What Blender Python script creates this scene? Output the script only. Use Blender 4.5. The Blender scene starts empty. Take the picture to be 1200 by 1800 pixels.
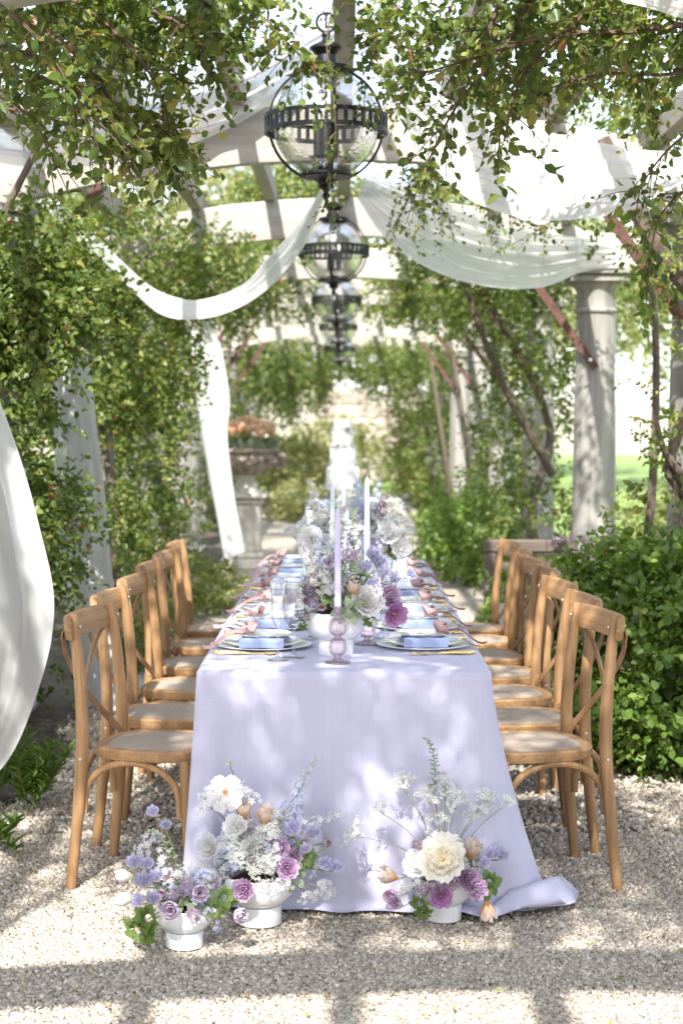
import bpy, math, random
import numpy as np
from mathutils import Vector, Matrix

# ------------------------------------------------------------------ camera, sky, sun, exposure
scene = bpy.context.scene
COL = scene.collection
EYE = 1.51
FPX = 3000.0                      # focal length in pixels of the 1800 px high photograph
cam_d = bpy.data.cameras.new('camera')
cam_d.sensor_fit = 'VERTICAL'
cam_d.sensor_height = 36.0
cam_d.sensor_width = 24.0
cam_d.lens = 60.0
cam_d.clip_start = 0.1
cam_d.clip_end = 2000.0
cam_d.dof.use_dof = True
cam_d.dof.focus_distance = 5.2
cam_d.dof.aperture_fstop = 3.8
cam_o = bpy.data.objects.new('camera', cam_d)
cam_o.location = (0, 0, EYE)
cam_o.rotation_euler = (math.radians(90 - 3.15), 0, math.radians(0.08))
COL.objects.link(cam_o)
scene.camera = cam_o

SUN_EL = math.radians(43)
SUN_DIR = Vector((0.16, 1.0, 0)).normalized()         # the way the light travels over the ground
world = bpy.data.worlds.new('World')
scene.world = world
world.use_nodes = True
wn = world.node_tree
sky = wn.nodes.new('ShaderNodeTexSky')
sky.sky_type = 'NISHITA'
sky.sun_disc = False
sky.sun_elevation = SUN_EL
sky.sun_rotation = math.atan2(-SUN_DIR.x, -SUN_DIR.y)
sky.air_density = 1.0
sky.dust_density = 1.5
sky.ozone_density = 1.0
bg = wn.nodes['Background']
bg.inputs['Strength'].default_value = 0.15
veil = wn.nodes.new('ShaderNodeMix')          # thin even veil of high cloud over the whole sky
veil.data_type = 'RGBA'
veil.inputs['Factor'].default_value = 0.5
veil.inputs['B'].default_value = (3.7, 3.75, 3.85, 1)
wn.links.new(sky.outputs[0], veil.inputs['A'])
wn.links.new(veil.outputs['Result'], bg.inputs['Color'])

sun_d = bpy.data.lights.new('sun', 'SUN')
sun_d.energy = 3.6
sun_d.angle = math.radians(0.75)
sun_d.color = (1.0, 0.962, 0.905)
sun_o = bpy.data.objects.new('sun', sun_d)
ld = Vector((SUN_DIR.x * math.cos(SUN_EL), SUN_DIR.y * math.cos(SUN_EL), -math.sin(SUN_EL)))
sun_o.rotation_euler = ld.to_track_quat('-Z', 'Y').to_euler()
COL.objects.link(sun_o)

scene.view_settings.view_transform = 'Standard'
scene.view_settings.look = 'None'
scene.view_settings.gamma = 1.0
scene.view_settings.use_curve_mapping = False
scene.view_settings.exposure = 1.82
scene.render.engine = 'CYCLES'
cy = scene.cycles
cy.use_denoising = True
try:
    cy.denoiser = 'OPENIMAGEDENOISE'
except Exception:
    pass
cy.max_bounces = 8
cy.diffuse_bounces = 4
cy.glossy_bounces = 3
cy.transmission_bounces = 6
cy.transparent_max_bounces = 16
cy.caustics_reflective = False
cy.caustics_refractive = False
cy.sample_clamp_indirect = 6.0

CAM_ROT = cam_o.rotation_euler.to_matrix()
def P(px, py, Y):
    """a point of the place, read off the photograph once its distance Y is known"""
    d = CAM_ROT @ Vector(((px - 600.0) / FPX, (900.0 - py) / FPX, -1.0))
    return Vector((0, 0, EYE)) + d * (Y / d.y)

# ------------------------------------------------------------------ materials
MATS = {}
def new_mat(name):
    m = bpy.data.materials.new(name)
    m.use_nodes = True
    MATS[name] = m
    nt = m.node_tree
    return m, nt, nt.nodes['Principled BSDF'], nt.nodes['Material Output']

def noise_ramp(nt, stops, scale=(1, 1, 1), nscale=5.0, detail=5.0, coord='Object', rough=0.55, dist=0.0):
    tc = nt.nodes.new('ShaderNodeTexCoord')
    mp = nt.nodes.new('ShaderNodeMapping')
    mp.inputs['Scale'].default_value = scale
    nz = nt.nodes.new('ShaderNodeTexNoise')
    nz.inputs['Scale'].default_value = nscale
    nz.inputs['Detail'].default_value = detail
    nz.inputs['Roughness'].default_value = rough
    nz.inputs['Distortion'].default_value = dist
    rp = nt.nodes.new('ShaderNodeValToRGB')
    el = rp.color_ramp.elements
    while len(el) < len(stops):
        el.new(0.5)
    for e, (p, c) in zip(el, stops):
        e.position = p
        e.color = (*c, 1)
    nt.links.new(tc.outputs[coord], mp.inputs['Vector'])
    nt.links.new(mp.outputs['Vector'], nz.inputs['Vector'])
    nt.links.new(nz.outputs['Fac'], rp.inputs['Fac'])
    return nz, rp, mp

def bump(nt, bs, height_out, strength=0.3, dist=0.01):
    b = nt.nodes.new('ShaderNodeBump')
    b.inputs['Strength'].default_value = strength
    b.inputs['Distance'].default_value = dist
    nt.links.new(height_out, b.inputs['Height'])
    nt.links.new(b.outputs['Normal'], bs.inputs['Normal'])
    return b

def simple(name, color, rough=0.5, metal=0.0, var=0.0, nscale=20.0, bstr=0.0, spec=None, coat=0.0):
    m, nt, bs, out = new_mat(name)
    bs.inputs['Roughness'].default_value = rough
    bs.inputs['Metallic'].default_value = metal
    if coat:
        bs.inputs['Coat Weight'].default_value = coat
    if spec is not None:
        bs.inputs['Specular IOR Level'].default_value = spec
    lo = tuple(max(0, c * (1 - var)) for c in color)
    hi = tuple(min(1, c * (1 + var)) for c in color)
    nz, rp, mp = noise_ramp(nt, [(0.3, lo), (0.7, hi)], nscale=nscale)
    nt.links.new(rp.outputs['Color'], bs.inputs['Base Color'])
    if bstr:
        bump(nt, bs, nz.outputs['Fac'], bstr)
    return m

def leafy(name, stops, rough=0.42, trans=0.4, attr='tint', spec=0.45):
    """tinted thin surface that lets some light through; the tint is a per-leaf number"""
    m, nt, bs, out = new_mat(name)
    at = nt.nodes.new('ShaderNodeAttribute')
    at.attribute_name = attr
    rp = nt.nodes.new('ShaderNodeValToRGB')
    el = rp.color_ramp.elements
    while len(el) < len(stops):
        el.new(0.5)
    for e, (p, c) in zip(el, stops):
        e.position = p
        e.color = (*c, 1)
    nt.links.new(at.outputs['Fac'], rp.inputs['Fac'])
    nt.links.new(rp.outputs['Color'], bs.inputs['Base Color'])
    bs.inputs['Roughness'].default_value = rough
    bs.inputs['Specular IOR Level'].default_value = spec
    tr = nt.nodes.new('ShaderNodeBsdfTranslucent')
    mul = nt.nodes.new('ShaderNodeMix')
    mul.data_type = 'RGBA'
    mul.blend_type = 'MULTIPLY'
    mul.inputs['Factor'].default_value = 1.0
    mul.inputs['B'].default_value = (1.6, 1.55, 0.75, 1)
    nt.links.new(rp.outputs['Color'], mul.inputs['A'])
    nt.links.new(mul.outputs['Result'], tr.inputs['Color'])
    mx = nt.nodes.new('ShaderNodeMixShader')
    mx.inputs['Fac'].default_value = trans
    nt.links.new(bs.outputs[0], mx.inputs[1])
    nt.links.new(tr.outputs[0], mx.inputs[2])
    nt.links.new(mx.outputs[0], out.inputs['Surface'])
    return m

def petal(name, inner, outer, trans=0.45, rough=0.55):
    """petal colour from its base (v=0) to its rim (v=1), stored on the mesh as 'tint'"""
    m, nt, bs, out = new_mat(name)
    at = nt.nodes.new('ShaderNodeAttribute')
    at.attribute_name = 'tint'
    rp = nt.nodes.new('ShaderNodeValToRGB')
    el = rp.color_ramp.elements
    el[0].color = (*inner, 1)
    el[1].color = (*outer, 1)
    el[0].position = 0.05
    el[1].position = 0.75
    oi = nt.nodes.new('ShaderNodeObjectInfo')
    hs = nt.nodes.new('ShaderNodeHueSaturation')
    mr = nt.nodes.new('ShaderNodeMapRange')
    mr.inputs['To Min'].default_value = 0.8
    mr.inputs['To Max'].default_value = 1.1
    nt.links.new(oi.outputs['Random'], mr.inputs['Value'])
    nt.links.new(mr.outputs['Result'], hs.inputs['Value'])
    nt.links.new(at.outputs['Fac'], rp.inputs['Fac'])
    nz, r2, mp = noise_ramp(nt, [(0.3, (0.80, 0.78, 0.80)), (0.7, (1.08, 1.08, 1.08))], scale=(1, 1, 0.25), nscale=240.0, detail=3)
    mu = nt.nodes.new('ShaderNodeMix')
    mu.data_type = 'RGBA'
    mu.blend_type = 'MULTIPLY'
    mu.inputs['Factor'].default_value = 1.0
    nt.links.new(rp.outputs['Color'], mu.inputs['A'])
    nt.links.new(r2.outputs['Color'], mu.inputs['B'])
    nt.links.new(mu.outputs['Result'], hs.inputs['Color'])
    nt.links.new(hs.outputs['Color'], bs.inputs['Base Color'])
    bs.inputs['Roughness'].default_value = rough
    tr = nt.nodes.new('ShaderNodeBsdfTranslucent')
    nt.links.new(hs.outputs['Color'], tr.inputs['Color'])
    mx = nt.nodes.new('ShaderNodeMixShader')
    mx.inputs['Fac'].default_value = trans
    nt.links.new(bs.outputs[0], mx.inputs[1])
    nt.links.new(tr.outputs[0], mx.inputs[2])
    nt.links.new(mx.outputs[0], out.inputs['Surface'])
    return m

def clear_glass(name, tint, refl=0.06, edge=0.5, rough=0.02, edge_tint=None, bumpy=0.0):
    """thin clear glass: mostly see-through, reflecting and darker where the wall is seen edge-on"""
    m, nt, bs, out = new_mat(name)
    nt.nodes.remove(bs)
    lw = nt.nodes.new('ShaderNodeLayerWeight')
    lw.inputs['Blend'].default_value = edge
    tr = nt.nodes.new('ShaderNodeBsdfTransparent')
    mixc = nt.nodes.new('ShaderNodeMix')
    mixc.data_type = 'RGBA'
    mixc.inputs['A'].default_value = (*tint, 1)
    mixc.inputs['B'].default_value = (*(edge_tint or tuple(t * 0.55 for t in tint)), 1)
    nt.links.new(lw.outputs['Facing'], mixc.inputs['Factor'])
    nt.links.new(mixc.outputs['Result'], tr.inputs['Color'])
    gl = nt.nodes.new('ShaderNodeBsdfGlossy')
    gl.inputs['Roughness'].default_value = rough
    gl.inputs['Color'].default_value = (1, 1, 1, 1)
    mr = nt.nodes.new('ShaderNodeMapRange')
    mr.inputs['To Min'].default_value = refl
    mr.inputs['To Max'].default_value = 0.55
    nt.links.new(lw.outputs['Fresnel'], mr.inputs['Value'])
    if bumpy:
        tc = nt.nodes.new('ShaderNodeTexCoord')
        nz = nt.nodes.new('ShaderNodeTexNoise')
        nz.inputs['Scale'].default_value = 60
        nt.links.new(tc.outputs['Object'], nz.inputs['Vector'])
        b = nt.nodes.new('ShaderNodeBump')
        b.inputs['Strength'].default_value = bumpy
        b.inputs['Distance'].default_value = 0.01
        nt.links.new(nz.outputs['Fac'], b.inputs['Height'])
        nt.links.new(b.outputs['Normal'], gl.inputs['Normal'])
    mx = nt.nodes.new('ShaderNodeMixShader')
    nt.links.new(mr.outputs['Result'], mx.inputs['Fac'])
    nt.links.new(tr.outputs[0], mx.inputs[1])
    nt.links.new(gl.outputs[0], mx.inputs[2])
    nt.links.new(mx.outputs[0], out.inputs['Surface'])
    return m

def wood(name, dark, light, axis=2, scale=14, rough=0.5, stretch=0.08, bstr=0.15, rnd=0.15):
    m, nt, bs, out = new_mat(name)
    sc = [1.0, 1.0, 1.0]
    sc[axis] = stretch
    nz, rp, mp = noise_ramp(nt, [(0.25, dark), (0.5, tuple((a + b) / 2 for a, b in zip(dark, light))), (0.75, light)],
                            scale=sc, nscale=scale, detail=8, rough=0.65, dist=0.6)
    oi = nt.nodes.new('ShaderNodeObjectInfo')
    hs = nt.nodes.new('ShaderNodeHueSaturation')
    mr = nt.nodes.new('ShaderNodeMapRange')
    mr.inputs['To Min'].default_value = 1 - rnd
    mr.inputs['To Max'].default_value = 1 + rnd
    nt.links.new(oi.outputs['Random'], mr.inputs['Value'])
    nt.links.new(mr.outputs['Result'], hs.inputs['Value'])
    nt.links.new(rp.outputs['Color'], hs.inputs['Color'])
    nt.links.new(hs.outputs['Color'], bs.inputs['Base Color'])
    bs.inputs['Roughness'].default_value = rough
    bump(nt, bs, nz.outputs['Fac'], bstr, 0.004)
    return m

def sheer(name, color, transp=0.12, transl=0.5, weave=900, fold=0.0):
    m, nt, bs, out = new_mat(name)
    nz, rp, mp = noise_ramp(nt, [(0.3, tuple(c * 0.94 for c in color)), (0.7, color)], nscale=3.0)
    nt.links.new(rp.outputs['Color'], bs.inputs['Base Color'])
    bs.inputs['Roughness'].default_value = 0.75
    bs.inputs['Specular IOR Level'].default_value = 0.15
    tr = nt.nodes.new('ShaderNodeBsdfTranslucent')
    nt.links.new(rp.outputs['Color'], tr.inputs['Color'])
    tp = nt.nodes.new('ShaderNodeBsdfTransparent')
    m1 = nt.nodes.new('ShaderNodeMixShader')
    m1.inputs['Fac'].default_value = transl
    nt.links.new(bs.outputs[0], m1.inputs[1])
    nt.links.new(tr.outputs[0], m1.inputs[2])
    m2 = nt.nodes.new('ShaderNodeMixShader')
    m2.inputs['Fac'].default_value = transp
    nt.links.new(m1.outputs[0], m2.inputs[1])
    nt.links.new(tp.outputs[0], m2.inputs[2])
    nt.links.new(m2.outputs[0], out.inputs['Surface'])
    return m

# leaves
leafy('rose_leaf', [(0.0, (0.042, 0.075, 0.014)), (0.45, (0.098, 0.145, 0.030)), (0.8, (0.185, 0.215, 0.055)),
                    (0.95, (0.30, 0.29, 0.09)), (1.0, (0.26, 0.13, 0.06))], trans=0.40)
leafy('shrub_leaf', [(0.0, (0.05, 0.105, 0.018)), (0.6, (0.12, 0.20, 0.035)), (1.0, (0.23, 0.30, 0.075))], trans=0.40)
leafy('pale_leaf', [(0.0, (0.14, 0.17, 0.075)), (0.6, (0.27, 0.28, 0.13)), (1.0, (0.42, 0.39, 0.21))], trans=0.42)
leafy('tree_leaf', [(0.0, (0.08, 0.115, 0.035)), (0.6, (0.17, 0.205, 0.065)), (1.0, (0.31, 0.30, 0.12))], trans=0.42)
leafy('bouquet_leaf', [(0.0, (0.075, 0.13, 0.035)), (0.6, (0.16, 0.24, 0.07)), (1.0, (0.26, 0.35, 0.11))], trans=0.40)
leafy('sage_leaf', [(0.0, (0.16, 0.21, 0.13)), (1.0, (0.32, 0.37, 0.27))], trans=0.25)
leafy('fallen', [(0.0, (0.20, 0.16, 0.05)), (0.5, (0.22, 0.24, 0.06)), (1.0, (0.30, 0.17, 0.10))], trans=0.1)
leafy('chip', [(0.0, (0.17, 0.140, 0.108)), (0.45, (0.38, 0.328, 0.268)), (0.8, (0.54, 0.48, 0.40)), (1.0, (0.70, 0.64, 0.56))], rough=0.85, trans=0.0, spec=0.2)
simple('bark', (0.085, 0.062, 0.045), 0.85, var=0.45, nscale=30, bstr=0.6)
simple('grey_bark', (0.26, 0.225, 0.19), 0.9, var=0.4, nscale=25, bstr=0.6)
simple('twig', (0.10, 0.055, 0.035), 0.7, var=0.3, nscale=40)
simple('green_stem', (0.16, 0.22, 0.07), 0.5, var=0.3, nscale=40)
simple('red_stem', (0.20, 0.12, 0.09), 0.5, var=0.3, nscale=40)
# cloth
sheer('voile', (0.74, 0.742, 0.74), transp=0.16, transl=0.45)
simple('ribbon', (0.47, 0.29, 0.285), 0.7, var=0.12, nscale=30)
simple('napkin', (0.335, 0.40, 0.62), 0.8, var=0.06, nscale=60)
# wood, stone, metal
wood('chair_wood', (0.185, 0.092, 0.033), (0.44, 0.258, 0.118), axis=2, scale=42, stretch=0.05, rough=0.6, rnd=0.18, bstr=0.3)
wood('chair_wood_rail', (0.195, 0.098, 0.037), (0.44, 0.262, 0.122), axis=1, scale=42, stretch=0.05, rough=0.6, rnd=0.14, bstr=0.3)
wood('oak_beam', (0.22, 0.20, 0.17), (0.48, 0.455, 0.41), axis=0, scale=16, stretch=0.05, rough=0.8, bstr=0.4, rnd=0.06)
wood('oak_rafter', (0.17, 0.15, 0.12), (0.38, 0.35, 0.30), axis=1, scale=16, stretch=0.04, rough=0.8, bstr=0.4, rnd=0.1)
wood('old_plank', (0.055, 0.040, 0.031), (0.15, 0.115, 0.092), axis=0, scale=16, stretch=0.05, rough=0.85, bstr=0.5)
wood('column_oak', (0.105, 0.10, 0.088), (0.33, 0.315, 0.285), axis=2, scale=13, stretch=0.05, rough=0.85, bstr=0.5, rnd=0.08)
simple('rust', (0.070, 0.030, 0.021), 0.85, 0.0, var=0.4, nscale=30, bstr=0.2)
simple('steel', (0.55, 0.55, 0.55), 0.35, 1.0)
simple('black_iron', (0.018, 0.019, 0.021), 0.42, 0.6, var=0.5, nscale=60, bstr=0.15)
simple('dark_bronze', (0.05, 0.05, 0.052), 0.45, 0.8, var=0.3, nscale=60)
simple('bulb_white', (0.75, 0.73, 0.68), 0.4)
simple('gold', (0.83, 0.62, 0.27), 0.25, 1.0, var=0.1)
simple('stone', (0.36, 0.335, 0.295), 0.9, var=0.35, nscale=9, bstr=0.4)
simple('pale_stone', (0.50, 0.475, 0.43), 0.9, var=0.2, nscale=7, bstr=0.3)
simple('urn_stone', (0.27, 0.225, 0.19), 0.9, var=0.6, nscale=16, bstr=0.8)
simple('bowl_glaze', (0.76, 0.765, 0.775), 0.16, var=0.01, nscale=6, coat=0.4)
simple('porcelain', (0.78, 0.79, 0.80), 0.16, coat=0.3, var=0.02)
simple('soil', (0.02, 0.016, 0.012), 0.9, var=0.5)
simple('icing', (0.86, 0.85, 0.865), 0.55, var=0.04, nscale=10)
simple('candle_lavender', (0.56, 0.50, 0.74), 0.4, var=0.03)
simple('candle_ice', (0.66, 0.73, 0.78), 0.4, var=0.03)
simple('candle_mauve', (0.50, 0.42, 0.46), 0.4, var=0.03)
simple('wick', (0.75, 0.72, 0.66), 0.8)
simple('pollen', (0.75, 0.42, 0.10), 0.8, var=0.3, nscale=90)
simple('stamen', (0.66, 0.22, 0.04), 0.8, var=0.3, nscale=90)
simple('cane_edge', (0.40, 0.33, 0.26), 0.6, var=0.2)
simple('card', (0.72, 0.70, 0.66), 0.6)
simple('sand', (0.30, 0.27, 0.19), 0.9, var=0.25, nscale=0.25)
clear_glass('clear_glass', (0.97, 0.975, 0.98), refl=0.05, edge=0.45, edge_tint=(0.62, 0.64, 0.66))
clear_glass('lantern_glass', (0.88, 0.89, 0.88), refl=0.035, edge=0.35, edge_tint=(0.42, 0.44, 0.44), rough=0.12, bumpy=0.5)
clear_glass('mauve_glass', (0.90, 0.83, 0.86), refl=0.06, edge=0.5, edge_tint=(0.50, 0.36, 0.42))
# petals
petal('tulip_purple', (0.54, 0.28, 0.48), (0.72, 0.54, 0.72))
petal('tulip_violet', (0.38, 0.13, 0.32), (0.58, 0.30, 0.55))
petal('tulip_mauve', (0.56, 0.42, 0.54), (0.78, 0.71, 0.80))
petal('tulip_white', (0.80, 0.80, 0.62), (0.86, 0.85, 0.83))
petal('tulip_peach', (0.78, 0.42, 0.10), (0.80, 0.68, 0.58))
petal('tulip_orange', (0.88, 0.50, 0.20), (0.93, 0.68, 0.48))
petal('petal_white', (0.84, 0.82, 0.74), (0.88, 0.88, 0.88))
petal('petal_cream', (0.80, 0.74, 0.55), (0.86, 0.83, 0.75))
petal('petal_lavender', (0.76, 0.74, 0.84), (0.68, 0.66, 0.86))
petal('petal_ice', (0.60, 0.66, 0.80), (0.66, 0.71, 0.86))
petal('petal_pink', (0.66, 0.42, 0.50), (0.78, 0.62, 0.68))
petal('lilac', (0.38, 0.26, 0.36), (0.60, 0.50, 0.60))
petal('lace_white', (0.78, 0.80, 0.68), (0.87, 0.88, 0.84))
petal('bud_green', (0.28, 0.38, 0.16), (0.52, 0.60, 0.38))

def cloth_mat():
    m, nt, bs, out = new_mat('lavender_cloth')
    tc = nt.nodes.new('ShaderNodeTexCoord')
    wv = []
    for ax, sc in ((0, (330, 1, 1)), (2, (1, 1, 330))):
        mp = nt.nodes.new('ShaderNodeMapping')
        mp.inputs['Scale'].default_value = sc
        w = nt.nodes.new('ShaderNodeTexNoise')
        w.inputs['Scale'].default_value = 1.0
        w.inputs['Detail'].default_value = 2.0
        nt.links.new(tc.outputs['Object'], mp.inputs['Vector'])
        nt.links.new(mp.outputs['Vector'], w.inputs['Vector'])
        wv.append(w)
    ad = nt.nodes.new('ShaderNodeMath')
    ad.operation = 'ADD'
    nt.links.new(wv[0].outputs['Fac'], ad.inputs[0])
    nt.links.new(wv[1].outputs['Fac'], ad.inputs[1])
    rp = nt.nodes.new('ShaderNodeValToRGB')
    rp.color_ramp.elements[0].position = 0.35
    rp.color_ramp.elements[0].color = (0.415, 0.402, 0.525, 1)
    rp.color_ramp.elements[1].position = 0.65
    rp.color_ramp.elements[1].color = (0.455, 0.442, 0.568, 1)
    hf = nt.nodes.new('ShaderNodeMath')
    hf.operation = 'MULTIPLY'
    hf.inputs[1].default_value = 0.5
    nt.links.new(ad.outputs[0], hf.inputs[0])
    nt.links.new(hf.outputs[0], rp.inputs['Fac'])
    nt.links.new(rp.outputs['Color'], bs.inputs['Base Color'])
    bs.inputs['Roughness'].default_value = 0.55
    bs.inputs['Sheen Weight'].default_value = 0.25
    bump(nt, bs, ad.outputs[0], 0.12, 0.001)
cloth_mat()

def cane_mat():
    m, nt, bs, out = new_mat('cane')
    tc = nt.nodes.new('ShaderNodeTexCoord')
    mp = nt.nodes.new('ShaderNodeMapping')
    mp.inputs['Scale'].default_value = (165, 165, 1)
    mp.inputs['Rotation'].default_value = (0, 0, math.radians(45))
    ck = nt.nodes.new('ShaderNodeTexChecker')
    ck.inputs['Scale'].default_value = 1.0
    ck.inputs['Color1'].default_value = (0.44, 0.37, 0.295, 1)
    ck.inputs['Color2'].default_value = (0.21, 0.16, 0.118, 1)
    nt.links.new(tc.outputs['Object'], mp.inputs['Vector'])
    nt.links.new(mp.outputs['Vector'], ck.inputs['Vector'])
    nt.links.new(ck.outputs['Color'], bs.inputs['Base Color'])
    bs.inputs['Roughness'].default_value = 0.7
    bump(nt, bs, ck.outputs['Fac'], 0.35, 0.002)
cane_mat()

def ground_mat():
    m, nt, bs, out = new_mat('gravel_bed')
    tc = nt.nodes.new('ShaderNodeTexCoord')
    vo = nt.nodes.new('ShaderNodeTexVoronoi')
    vo.inputs['Scale'].default_value = 75
    nt.links.new(tc.outputs['Object'], vo.inputs['Vector'])
    sep = nt.nodes.new('ShaderNodeSeparateColor')
    nt.links.new(vo.outputs['Color'], sep.inputs['Color'])
    rp = nt.nodes.new('ShaderNodeValToRGB')
    el = rp.color_ramp.elements
    el[0].color = (0.22, 0.19, 0.155, 1)
    el[1].color = (0.60, 0.555, 0.49, 1)
    nt.links.new(sep.outputs['Red'], rp.inputs['Fac'])
    nz, r2, mp = noise_ramp(nt, [(0.35, (0.75, 0.72, 0.66)), (0.65, (1, 1, 1))], nscale=1.2)
    mu = nt.nodes.new('ShaderNodeMix')
    mu.data_type = 'RGBA'
    mu.blend_type = 'MULTIPLY'
    mu.inputs['Factor'].default_value = 1
    nt.links.new(rp.outputs['Color'], mu.inputs['A'])
    nt.links.new(r2.outputs['Color'], mu.inputs['B'])
    nt.links.new(mu.outputs['Result'], bs.inputs['Base Color'])
    bs.inputs['Roughness'].default_value = 0.95
    bs.inputs['Specular IOR Level'].default_value = 0.1
    bump(nt, bs, vo.outputs['Distance'], 0.8, 0.012).invert = True
ground_mat()
simple('lawn_green', (0.17, 0.25, 0.06), 0.9, var=0.3, nscale=4, bstr=0.4)
simple('earth', (0.075, 0.06, 0.042), 0.95, var=0.5, nscale=12, bstr=0.6)

# ------------------------------------------------------------------ mesh helpers
class MB:
    def __init__(self):
        self.v, self.f, self.t = [], [], []
    def add(self, verts, faces, tint=None):
        o = len(self.v)
        self.v += [tuple(x) for x in verts]
        self.f += [tuple(i + o for i in fc) for fc in faces]
        self.t += list(tint) if tint is not None else [0.5] * len(verts)
        return self
    def box(self, c, s, rz=0.0, bev=0.0):
        cx, cy_, cz = c
        hx, hy, hz = s[0] / 2, s[1] / 2, s[2] / 2
        vs = []
        b = min(bev, hx * 0.9, hy * 0.9, hz * 0.9)
        cr, sr = math.cos(rz), math.sin(rz)
        def put(x, y, z):
            return (cx + x * cr - y * sr, cy_ + x * sr + y * cr, cz + z)
        if b <= 0:
            for z in (-hz, hz):
                for x, y in ((-hx, -hy), (hx, -hy), (hx, hy), (-hx, hy)):
                    vs.append(put(x, y, z))
            return self.add(vs, [(3, 2, 1, 0), (4, 5, 6, 7), (0, 1, 5, 4), (1, 2, 6, 5), (2, 3, 7, 6), (3, 0, 4, 7)])
        rings = [(-hz, b), (-hz + b, 0), (hz - b, 0), (hz, b)]
        for z, i in rings:
            x, y = hx - i, hy - i
            for (sx, sy) in ((-1, -1), (1, -1), (1, 1), (-1, 1)):
                c1 = (sx * x, sy * (y - b)) if sx * sy > 0 else (sx * (x - b), sy * y)
                c2 = (sx * (x - b), sy * y) if sx * sy > 0 else (sx * x, sy * (y - b))
                vs.append(put(*c1, z)); vs.append(put(*c2, z))
        fs = [tuple(range(7, -1, -1)), tuple(range(24, 32))]
        for r in range(3):
            for k in range(8):
                a, c_ = r * 8 + k, r * 8 + (k + 1) % 8
                fs.append((a, c_, c_ + 8, a + 8))
        return self.add(vs, fs)
    def tube(self, pts, rad, n=8, cap=True, flat=1.0, up=None):
        pts = [Vector(p) for p in pts]
        m = len(pts)
        rad = list(rad) if hasattr(rad, '__len__') else [rad] * m
        vs, fs = [], []
        prev = None
        for i, p in enumerate(pts):
            t = (pts[min(i + 1, m - 1)] - pts[max(i - 1, 0)])
            t = t.normalized() if t.length > 1e-9 else Vector((0, 0, 1))
            if prev is None:
                a = Vector(up) if up is not None else (Vector((0, 0, 1)) if abs(t.z) < 0.9 else Vector((1, 0, 0)))
            else:
                a = prev
            nrm = a - t * a.dot(t)
            if nrm.length < 1e-6:
                nrm = t.orthogonal()
            nrm.normalize()
            bn = t.cross(nrm)
            prev = nrm
            for k in range(n):
                an = 2 * math.pi * k / n
                vs.append(p + (nrm * math.cos(an) + bn * math.sin(an) * flat) * rad[i])
        for i in range(m - 1):
            for k in range(n):
                a, b = i * n + k, i * n + (k + 1) % n
                fs.append((a, b, b + n, a + n))
        if cap:
            fs.append(tuple(range(n - 1, -1, -1)))
            fs.append(tuple(range((m - 1) * n, m * n)))
        return self.add(vs, fs)
    def strap(self, pts, w, t, wdir):
        """flat bar along pts: w along wdir, t across"""
        pts = [Vector(p) for p in pts]
        vs, fs = [], []
        m = len(pts)
        for i, p in enumerate(pts):
            tg = (pts[min(i + 1, m - 1)] - pts[max(i - 1, 0)]).normalized()
            wd = Vector(wdir(i) if callable(wdir) else wdir)
            wd = (wd - tg * wd.dot(tg)).normalized()
            nd = tg.cross(wd)
            for a, b in ((-1, -1), (1, -1), (1, 1), (-1, 1)):
                vs.append(p + wd * a * w / 2 + nd * b * t / 2)
        for i in range(m - 1):
            for k in range(4):
                a, b = i * 4 + k, i * 4 + (k + 1) % 4
                fs.append((a, b, b + 4, a + 4))
        fs += [(3, 2, 1, 0), tuple(range((m - 1) * 4, m * 4))]
        return self.add(vs, fs)
    def lathe(self, prof, n=32, c=(0, 0, 0), closed=False, wob=None):
        vs, fs = [], []
        m = len(prof)
        for i, (r, z) in enumerate(prof):
            for k in range(n):
                an = 2 * math.pi * k / n
                rr = r * (wob(an, i) if wob else 1)
                vs.append((c[0] + rr * math.cos(an), c[1] + rr * math.sin(an), c[2] + z))
        for i in range(m - 1):
            for k in range(n):
                a, b = i * n + k, i * n + (k + 1) % n
                fs.append((a, b, b + n, a + n))
        if prof[0][0] > 1e-5 and closed:
            fs.append(tuple(range(n - 1, -1, -1)))
        if prof[-1][0] > 1e-5 and closed:
            fs.append(tuple(range((m - 1) * n, m * n)))
        return self.add(vs, fs)
    def torus(self, c, R, r, axis='z', n=32, k=8):
        pts = []
        for i in range(n + 1):
            a = 2 * math.pi * i / n
            x, y = R * math.cos(a), R * math.sin(a)
            pts.append({'z': (c[0] + x, c[1] + y, c[2]), 'y': (c[0] + x, c[1], c[2] + y), 'x': (c[0], c[1] + x, c[2] + y)}[axis])
        up = {'z': (0, 0, 1), 'y': (0, 1, 0), 'x': (1, 0, 0)}[axis]
        return self.tube(pts, r, k, cap=False, up=up)
    def grid(self, fn, nu, nv, tint=None):
        vs, fs, ts = [], [], []
        for i in range(nu + 1):
            for j in range(nv + 1):
                u, v = i / nu, j / nv
                vs.append(fn(u, v))
                ts.append(tint(u, v) if tint else 0.5)
        for i in range(nu):
            for j in range(nv):
                a = i * (nv + 1) + j
                fs.append((a, a + nv + 1, a + nv + 2, a + 1))
        return self.add(vs, fs, ts)
    def mesh(self, name, mats, smooth=True, sharp=35):
        me = bpy.data.meshes.new(name)
        me.from_pydata(self.v, [], self.f)
        at = me.attributes.new('tint', 'FLOAT', 'POINT')
        at.data.foreach_set('value', np.asarray(self.t, dtype=np.float32))
        for m in ([mats] if isinstance(mats, str) else mats):
            me.materials.append(MATS[m])
        if smooth:
            me.polygons.foreach_set('use_smooth', [True] * len(me.polygons))
            if sharp:
                me.set_sharp_from_angle(angle=math.radians(sharp))
        me.update()
        return me
    def build(self, name, mats, parent=None, smooth=True, sharp=35, **k):
        return link(name, self.mesh(name, mats, smooth, sharp), parent, **k)

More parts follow.
